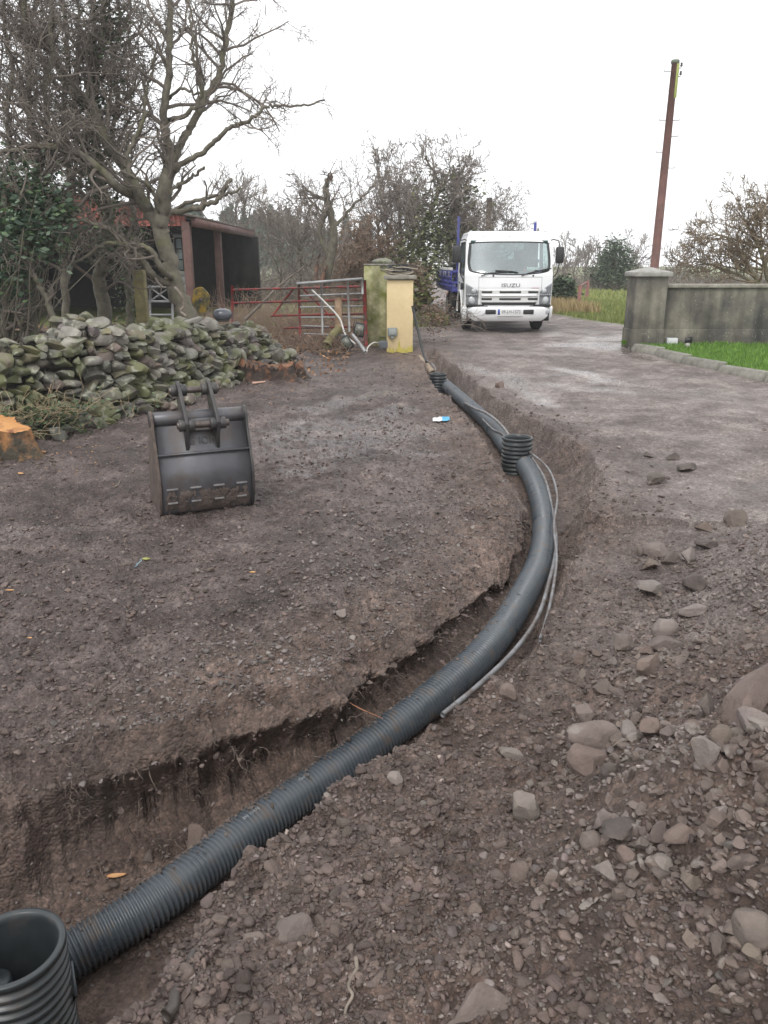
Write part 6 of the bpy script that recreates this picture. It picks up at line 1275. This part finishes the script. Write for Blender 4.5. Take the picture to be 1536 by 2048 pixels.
# undergrowth behind the wall: bramble and brash as one mass
def scrub(name, n, box, L, q, mat, label, r=.004, up=.5, zb_=0, sp=None, lean=1):
    T = Tubes(); x0_, x1_, y0_, y1_ = box; X = q.uniform(x0_, x1_, n); Y = q.uniform(y0_, y1_, n); Z = H(X, Y, False) + zb_
    k_ = np.clip(.5 + .9 * fbm(X * .6, Y * .6, 3, 7), .25, 1.2)
    for i in range(n):
        d = q.normal(0, 1, 3) * lean; d[2] = abs(d[2]) * .6 + up; T.add(wig((X[i], Y[i], Z[i]), d, L * q.uniform(.4, 1.2) * k_[i], 5, q, .32, -.02), np.linspace(r * 1.4, r * .5, 6) * q.uniform(.7, 1.3), 3)
    o = T.into(MB()).build(name, mat, origin=(0, 0, 0)); return tag(o, label, kind='stuff')
q = np.random.default_rng(303)
scrub('undergrowth', 5200, (-9.5, -2.6, 11.6, 15.5), 1.05, q, M_TWG, 'tangled bramble stems and twigs behind the stone wall', .0045)
scrub('brash', 3000, (-6.2, -.6, 14.2, 19), .55, q, M_TWR, 'reddish brown broken brash and litter on the ground behind the gate', .007, .12, .02, lean=1.4)
scrub('dead_stems', 1600, (-4.5, .3, 17, 22), 1.5, q, M_TWR, 'thin brown upright stems behind the gate', .005, 1.0)
n = 5200; X = q.uniform(-9, -.6, n); Y = q.uniform(11.5, 19, n); leaves('leaf_litter', np.c_[X, Y, H(X, Y, False) + q.uniform(0, .12, n)], .035, [(.20, .10, .05), (.28, .15, .07), (.13, .08, .05), (.36, .20, .10)], q, None, 'brown leaf litter and chips behind the wall', None, 'stuff', .6)
# evergreen bush at the left edge
q = np.random.default_rng(310); e = empty('evergreen_bush', (-5.0, 10.3, HH(-5.0, 10.3) - .05), 'leafy evergreen bush climbing at the left edge above the wall', 'bush'); C = [np.array(atY(px, py, 10.4 + dy)) for px, py, dy in [(-60, 400, 0), (10, 400, .2), (40, 440, 0), (70, 420, .3), (20, 480, 0), (60, 470, .1), (-20, 520, 0), (95, 400, .4), (30, 360, .3), (-50, 460, 0), (10, 545, 0), (105, 445, .3), (-80, 500, .1), (5, 590, .1)]]
leaves('foliage', cloud(q, C, 6200, .17), .045, [(.045, .085, .045), (.03, .06, .032), (.10, .14, .09), (.06, .10, .035)], q, e); T = Tubes()
for c in C: 
    for k in range(5): T.add(wig(np.array([-5.2 + q.normal() * .3, 10.4, HH(-5.2, 10.4)]), c + q.normal(size=3) * .2 - np.array([-5.2, 10.4, .0]), np.linalg.norm(c - np.array([-5.2, 10.4, 0])), 6, q, .12), np.linspace(.02, .004, 7), 4)
T.into(MB()).build('stems', M_TR, e)
# ivy and nettles creeping along the wall foot
q = np.random.default_rng(320); C = []
for s in np.r_[np.linspace(1.0, 2.2, 40), q.uniform(1.2, L, 14) if False else np.linspace(2.3, 3.2, 5)]:
    p, t, n_, top = wall_at(s); C.append((p[0] + n_[0] * q.uniform(.02, .35), p[1] + n_[1] * q.uniform(.02, .35), p[2] + q.uniform(.0, .28)))
tag(leaves('ground_ivy', cloud(q, C, 1200, .07), .03, IVY, q, None, 'dark ivy and weeds creeping at the foot of the stone wall', None, 'stuff'))
T = Tubes()
for k in range(260):
    c = np.array(C[q.integers(len(C))]); T.add(wig(c, (q.normal(), q.normal() - .5, .8), q.uniform(.15, .5), 5, q, .4, -.08), .003, 3)
tag(T.into(MB()).build('dead_grass', pmat('straw', (.25, .19, .11), (.4, .32, .2), 9, .8), origin=(0, 0, 0)), 'pale dead stems trailing down the wall foot', kind='stuff')
# --- broken tree near the gate
q = np.random.default_rng(401); Yb = 21.0; T1, T2 = Tubes(), Tubes(); TT = Both(T1, T2); b_ = atY(650, 590, Yb); e = thing_tree('broken_tree', (b_[0], Yb, HH(b_[0], Yb) - .05), 'snapped tree with torn orange wood standing behind the gate')
PB = dict(THORN, depth=3, kids=[6, 5, 4], rmin=.006)
limb(TT, [(648, 600), (655, 545), (668, 480), (664, 440), (655, 400), (652, 370), (663, 352)], 20, 9, Yb, q, PB, 8, 1.0, 1, 10)
limb(TT, [(660, 520), (640, 470), (650, 430), (658, 400)], 9, 6, Yb, q, PB, 12, 1.1, 1, 9)
limb(TT, [(668, 455), (690, 430), (712, 405), (735, 385), (752, 365)], 7, 3, Yb, q, PB, 16, 1.0, 1, 9)
limb(TT, [(656, 400), (630, 390), (615, 380), (600, 385)], 5, 3, Yb, q, PB, 12, .9, 1, 9)
limb(TT, [(652, 430), (625, 410), (612, 440)], 4, 2, Yb, q, PB, 10, .9, 1, 9)
finish(e, T1, T2, None, M_TWG)
for (pts, r_) in (([(632, 560), (634, 530), (640, 505)], .06), ([(640, 575), (648, 545), (655, 530)], .07), ([(662, 362), (663, 350), (661, 343)], .04)):
    MB().tube([atY(x, y, Yb - .2) for x, y in pts], [r_, r_ * .8, r_ * .2], 6).build('torn_wood', M_RAW, e)
MB().tube(dense(np.array([atY(500, 630, 17.5), atY(545, 585, 17.7), atY(590, 545, 18), atY(625, 528, 18)]), 4), [.035] * 13, 6) if False else None
T = Tubes(); PD = dict(THORN, depth=3, kids=[5, 4, 3], rmin=.005); q = np.random.default_rng(77)
D = dense(np.array([atY(490, 640, 17.2), atY(530, 600, 17.4), atY(560, 570, 17.6), atY(610, 532, 17.8)]), 5); T.add(D, np.linspace(.035, .012, len(D)), 6)
for k in range(7): grow(T, D[q.integers(4, len(D))], np.array([q.normal(), q.normal(), .3]), .6, .012, 2, q, PD)
tag(T.into(MB()).build('fallen_branch', M_TW, smooth=True), 'dark fallen branch propped behind the left part of the red gate', 'branch')
# --- tangle of trees beyond the pillars
def bush_tree(seed, Y, name, label, trunks, crown, n_ivy=0, ivyC=None, twig=M_TW, P_=None, sp=.35, group=None, lsize=.07, bark=None, cols=IVY):
    q = np.random.default_rng(seed); T1, T2 = Tubes(), Tubes(); TT = Both(T1, T2); l0 = trunks[0][0][0]; b_ = atY(l0[0], l0[1], Y); e = thing_tree(name, (b_[0], Y, HH(b_[0], Y) - .05), label, group)
    for (pts, w0, w1, kk, LL) in trunks: limb(TT, pts, w0, w1, Y, q, P_ or PB, kk, LL, 1, 9)
    finish(e, T1, T2, bark, twig)
    if n_ivy: leaves('leaves', cloud(q, [atY(*c) for c in ivyC], n_ivy, sp), lsize, cols, q, e)
    return e
PT = dict(THORN, depth=4, kids=[5, 4, 4, 3], rmin=.0065, wander=.22, up=.06)
bush_tree(501, 25, 'thicket_tree', 'tall grey twiggy tree, left one of the tangle beyond the pillars', [
    ([(790, 600), (780, 530), (775, 470), (770, 420), (760, 385), (765, 360)], 10, 4, 44, 1.45), ([(800, 600), (805, 520), (800, 450), (800, 400), (790, 370)], 10, 4, 44, 1.45), ([(770, 560), (755, 470), (765, 430), (780, 400)], 7, 3, 30, 1.2), ([(820, 560), (825, 470), (830, 420), (825, 385)], 7, 3, 34, 1.2)], [], twig=M_TWG, P_=PT)
DENS = .45
bush_tree(502, 23, 'thicket_tree', 'ivy covered tree with lichened limbs in the middle of the tangle', [
    ([(840, 610), (850, 540), (845, 470), (870, 400), (880, 370), (862, 335), (850, 312)], 12, 3, 46, 1.15), ([(850, 560), (880, 480), (905, 420), (915, 370), (905, 330)], 10, 3, 46, 1.3), ([(850, 520), (820, 470), (815, 430), (830, 400)], 8, 3, 24, 1.0), ([(850, 500), (900, 440), (925, 395), (935, 360)], 6, 2, 30, .9)],
    [], 3800, [(870, 400, 23), (905, 370, 23), (925, 395, 23.3), (850, 470, 23), (820, 520, 22.8), (800, 550, 22.8), (880, 500, 23), (900, 450, 23.3), (845, 540, 22.6), (870, 440, 22.8), (910, 480, 23), (830, 500, 22.7), (890, 540, 22.8)], P_=PT, sp=.28, lsize=.06, cols=[(.095, .105, .05), (.12, .13, .055), (.16, .17, .08), (.08, .085, .04)], twig=M_TWG)
bush_tree(503, 28, 'thicket_tree', 'dense dark bush directly behind the truck cab', [
    ([(930, 600), (935, 520), (930, 480), (915, 450)], 10, 4, 60, 1.25), ([(960, 600), (965, 530), (955, 490), (950, 465)], 10, 4, 60, 1.2), ([(905, 600), (900, 520), (905, 480), (930, 460)], 8, 4, 44, 1.1), ([(985, 590), (990, 530), (985, 500)], 6, 3, 34, 1.0)],
    [], 1500, [(930, 480, 28), (950, 510, 28), (900, 500, 28), (970, 500, 28), (920, 540, 28)], P_=PT, sp=.45, lsize=.06, cols=[(.09, .09, .05), (.12, .11, .07)], twig=M_TWG)
bush_tree(504, 40, 'bare_tree', 'thin bare tree around the distant telegraph pole', [([(1000, 560), (990, 500), (985, 450), (980, 430)], 5, 2, 50, 2.0), ([(1000, 540), (1010, 490), (1020, 460)], 4, 2, 40, 1.6)], [], twig=M_TWG, P_=dict(PT, rmin=.010))
bush_tree(505, 21.6, 'bramble_bush', 'brown bramble bush just right of the yellow pillar', [([(838, 640), (836, 600), (838, 565), (835, 545)], 5, 2, 50, .38), ([(822, 620), (818, 575), (822, 545)], 4, 2, 50, .55)], [], 1500, [(836, 610, 21.6), (834, 580, 21.6)], twig=M_TWR, P_=dict(PT, up=.0, wander=.35), sp=.2, cols=[(.2, .15, .06), (.12, .14, .04)])
bush_tree(506, 24, 'bramble_bush', 'brown thorny mass of dead stems between the broken tree and the mossy pillar', [([(715, 620), (715, 560), (722, 510), (715, 480)], 6, 2, 80, 1.1), ([(745, 620), (748, 550), (742, 500)], 6, 2, 80, 1.1), ([(690, 620), (688, 570), (695, 530)], 5, 2, 60, 1.0), ([(775, 600), (770, 540), (765, 500)], 5, 2, 60, 1.1)], [], twig=M_TWR, P_=dict(PT, up=.0, wander=.35))
# cut brush beside the truck
q = np.random.default_rng(88); T = Tubes(); pc = np.array(atY(893, 655, 16.4)); 
for k in range(16):
    a = q.uniform(0, 6.28); grow(T, pc + np.array([q.uniform(-.35, .2), q.uniform(-.3, .4), .02]), np.array([math.cos(a) * .9, math.sin(a) * .6, q.uniform(.1, .7)]), q.uniform(.45, .85), .011, 1, q, dict(THORN, depth=3, kids=[5, 4, 3], rmin=.004, up=.0))
tag(T.into(MB()).build('cut_brush', M_TW), 'heap of cut thorny brush on the track left of the truck', 'brush')
n = 600; leaves_c = cloud(q, [pc + np.array([-.15, .1, .25]), pc + np.array([-.2, 0, .12])], n, .18); leaves('dry_leaves', leaves_c, .03, [(.13, .07, .05), (.2, .12, .08)], q, bpy.data.objects['cut_brush'] if False else None, 'withered leaves caught in the cut brush heap', None, 'stuff')
DENS = .6
# --- right side: bare bush behind the wall
PR = dict(THORN, depth=4, kids=[4, 4, 3, 3], rmin=.006, up=.07, wander=.2, out=np.array([-.12, 0, .05]))
bush_tree(601, 18.5, 'bare_tree', 'wide bare spreading tree behind the right hand wall', [
    ([(1535, 600), (1515, 560), (1495, 530), (1470, 490), (1440, 470), (1415, 472)], 10, 3, 52, .9), ([(1545, 590), (1530, 530), (1515, 490), (1500, 460), (1492, 440)], 12, 3, 60, 1.0), ([(1560, 590), (1560, 520), (1548, 470), (1542, 430)], 12, 4, 60, 1.1), ([(1520, 570), (1480, 550), (1440, 535), (1405, 525), (1392, 515)], 7, 2, 44, .8), ([(1600, 590), (1600, 510), (1615, 450), (1610, 410)], 12, 4, 50, 1.1)], [], twig=pmat('tan twig', (.17, .13, .085), (.27, .21, .14), 3, .9), P_=PR, bark=bark_mat('tan bark', (.14, .12, .08), (.24, .21, .14), (.16, .16, .06)))
q = np.random.default_rng(605)
scrub('hedge_scrub', 4200, (8.2, 24, 20, 24), 1.6, q, M_TWR, 'brown scrubby hedge behind the right hand wall', .007, 1.0)
for k, (px, py, Y, lab, w) in enumerate(((1235, 560, 44, 'dark evergreen tree, larger one of the pair right of the road', 1.25), (1205, 568, 46, 'smaller dark evergreen left of the larger one right of the road', .9), (1128, 590, 28, 'low dark gorse bush right beside the truck mirror', .45))):
    q = np.random.default_rng(620 + k); p = np.array(atY(px, py, Y)); g_ = HH(p[0], Y); e = empty('evergreen', (p[0], Y, g_ - .05), lab, 'evergreen' if k < 2 else 'bush'); C = []
    hh = [2.3, 1.8, .8][k]
    for _ in range(26): a = q.uniform(0, 6.28); zz = q.uniform(.15, 1); rr_ = w * (1.05 - .7 * zz ** 1.5) * q.uniform(.2, 1); C.append((p[0] + rr_ * math.cos(a), Y + rr_ * math.sin(a) * .7, g_ + hh * zz))
    leaves('foliage', cloud(q, C, 3600, .17 * w + .04), .075, [(.035, .06, .03), (.055, .085, .04), (.08, .11, .055)], q, e); T = Tubes()
    for c in C[:14]: T.add(np.array([(p[0], Y, g_), ((p[0] + c[0]) / 2, Y, (g_ + c[2]) / 2 - .1), c]), [.06, .04, .015], 5)
    T.into(MB()).build('branches', M_TR, e)
PF = dict(THORN, depth=3, kids=[6, 5, 4], rmin=.014, up=.10, wander=.14)
for k, (px, top, Y, lab) in enumerate(((1128, 500, 60, 'leftmost of the far wind bent bare trees right of the truck'), (1150, 490, 62, 'second from left of the far wind bent bare trees'), (1172, 488, 60, 'third from left of the far wind bent bare trees'), (1192, 494, 58, 'rightmost of the far wind bent bare trees'), (1262, 520, 50, 'thin bare tree just left of the entrance pillar'), (1355, 540, 48, 'low pale bare tree right of the telegraph pole'))):
    bush_tree(640 + k, Y, 'bare_tree', lab, [([(px, 578), (px - 2, 545), (px + 4, 520), (px + 8, top)], 4, 1.6, 26, 1.5)], [], twig=M_TWG, P_=PF)
# hedges and rough grass in the field
q = np.random.default_rng(700)
scrub('far_hedge', 5200, (6, 34, 44, 62), 2.6, q, M_TWG, 'pale bare hedgerow at the far side of the field', .014, 1.1)
scrub('left_wood', 6500, (-19, 0, 30, 44), 3.4, q, M_TWG, 'grey bare woodland beyond the barn and gate', .013, 1.3)
def straw(name, n, box, h, wd, label, cA, cB, seed, cond=None):
    q = np.random.default_rng(seed); X = q.uniform(box[0], box[1], n); Y = q.uniform(box[2], box[3], n); k = np.ones(n, bool) if cond is None else cond(X, Y); X, Y = X[k], Y[k]; return blades(name, X, Y, H(X, Y, False) - .02, h, wd, label, cA, cB, q)
inV = lambda X, Y: inside(X, Y, VERGE - np.array([.0, -.25]))
straw('verge_grass', 52000, (5, 13, 16.5, 32), .12, .025, 'rough green verge grass beyond the road', (.10, .15, .03), (.26, .27, .08), 1, inV)
straw('field_grass', 26000, (5, 26, 30, 55), .16, .06, 'long pale grass of the far field', (.14, .19, .04), (.28, .28, .09), 2)
straw('tall_dead_grass', 2200, (4.8, 6.4, 24, 28), .34, .03, 'tall straw coloured dead grass by the truck and fence posts', (.26, .19, .08), (.40, .31, .16), 3, inV)
straw('left_grass', 16000, (-2.2, 1.6, 19.8, 26), .25, .03, 'green tufts beside the road behind the yellow pillar', (.08, .13, .03), (.24, .24, .07), 4)
# far conifer wood
def conifer(q, x, y, z, h, w, out, cols):
    n = int(260); t = q.uniform(0, 1, n) ** .8; a = q.uniform(0, 6.283, n); r_ = w * (1 - t) * q.uniform(.3, 1, n) ** .5 * (1 + .3 * np.sin(t * 40)); out.append(np.c_[x + r_ * np.cos(a), y + r_ * np.sin(a), z + h * (.12 + .88 * t)])
q = np.random.default_rng(800); C = []; T = Tubes()
for k in range(150):
    y = q.uniform(85, 120); x = q.uniform(-62, -2); h = 6.4 * y / 100 * q.uniform(.8, 1.15) * (1.0 if x < -12 else .85) + .8; conifer(q, x, y, .3, h, 1.7, C, None); T.add([(x, y, 0), (x, y, h * .5), (x, y, h * .9)], [.2, .15, .04], 4)
wood = leaves('conifer_wood', np.concatenate(C), .42, [(.04, .07, .04), (.055, .09, .05), (.075, .10, .06)], q, None, 'misty conifer plantation on the skyline behind the barn', None, 'stuff', .5)
T.into(MB()).build('conifer_stems', M_TR, origin=(0, 0, 0)); tag(bpy.data.objects['conifer_stems'], 'thin stems of the far conifer plantation', kind='stuff')
# two bare trees near the barn end on the skyline
for k, (px, top, lab, Y) in enumerate(((475, 385, 'round headed bare tree above the barn roof end', 34), (560, 450, 'slim bare tree between barn and broken tree', 30), (600, 470, 'crooked bare tree left of the broken tree', 27))):
    bush_tree(820 + k, Y, 'bare_tree', lab, [([(px, 600), (px + 3, 500), (px - 4, top + 40), (px, top + 12)], 5, 2, 42, 1.7), ([(px, 520), (px + 20, top + 60), (px + 28, top + 25)], 4, 2, 24, 1.3)], [], twig=M_TWG, P_=dict(PF, rmin=.010))
# ------------------------------------------------------------------ haze
HZ = True
if HZ:
    m = bpy.data.materials.new('haze'); m.use_nodes = True; t = m.node_tree; t.nodes.remove(t.nodes['Principled BSDF']); v = t.nodes.new('ShaderNodeVolumePrincipled'); v.inputs['Color'].default_value = (.98, .99, 1, 1); v.inputs['Density'].default_value = .0016; v.inputs['Anisotropy'].default_value = .3
    t.links.new(v.outputs[0], t.nodes['Material Output'].inputs['Volume']); o = MB().box((0, 60, 5.5), (150, 150, 17)).build('haze', m); tag(o, 'thin drizzle haze hanging over the yard and fields', kind='stuff')
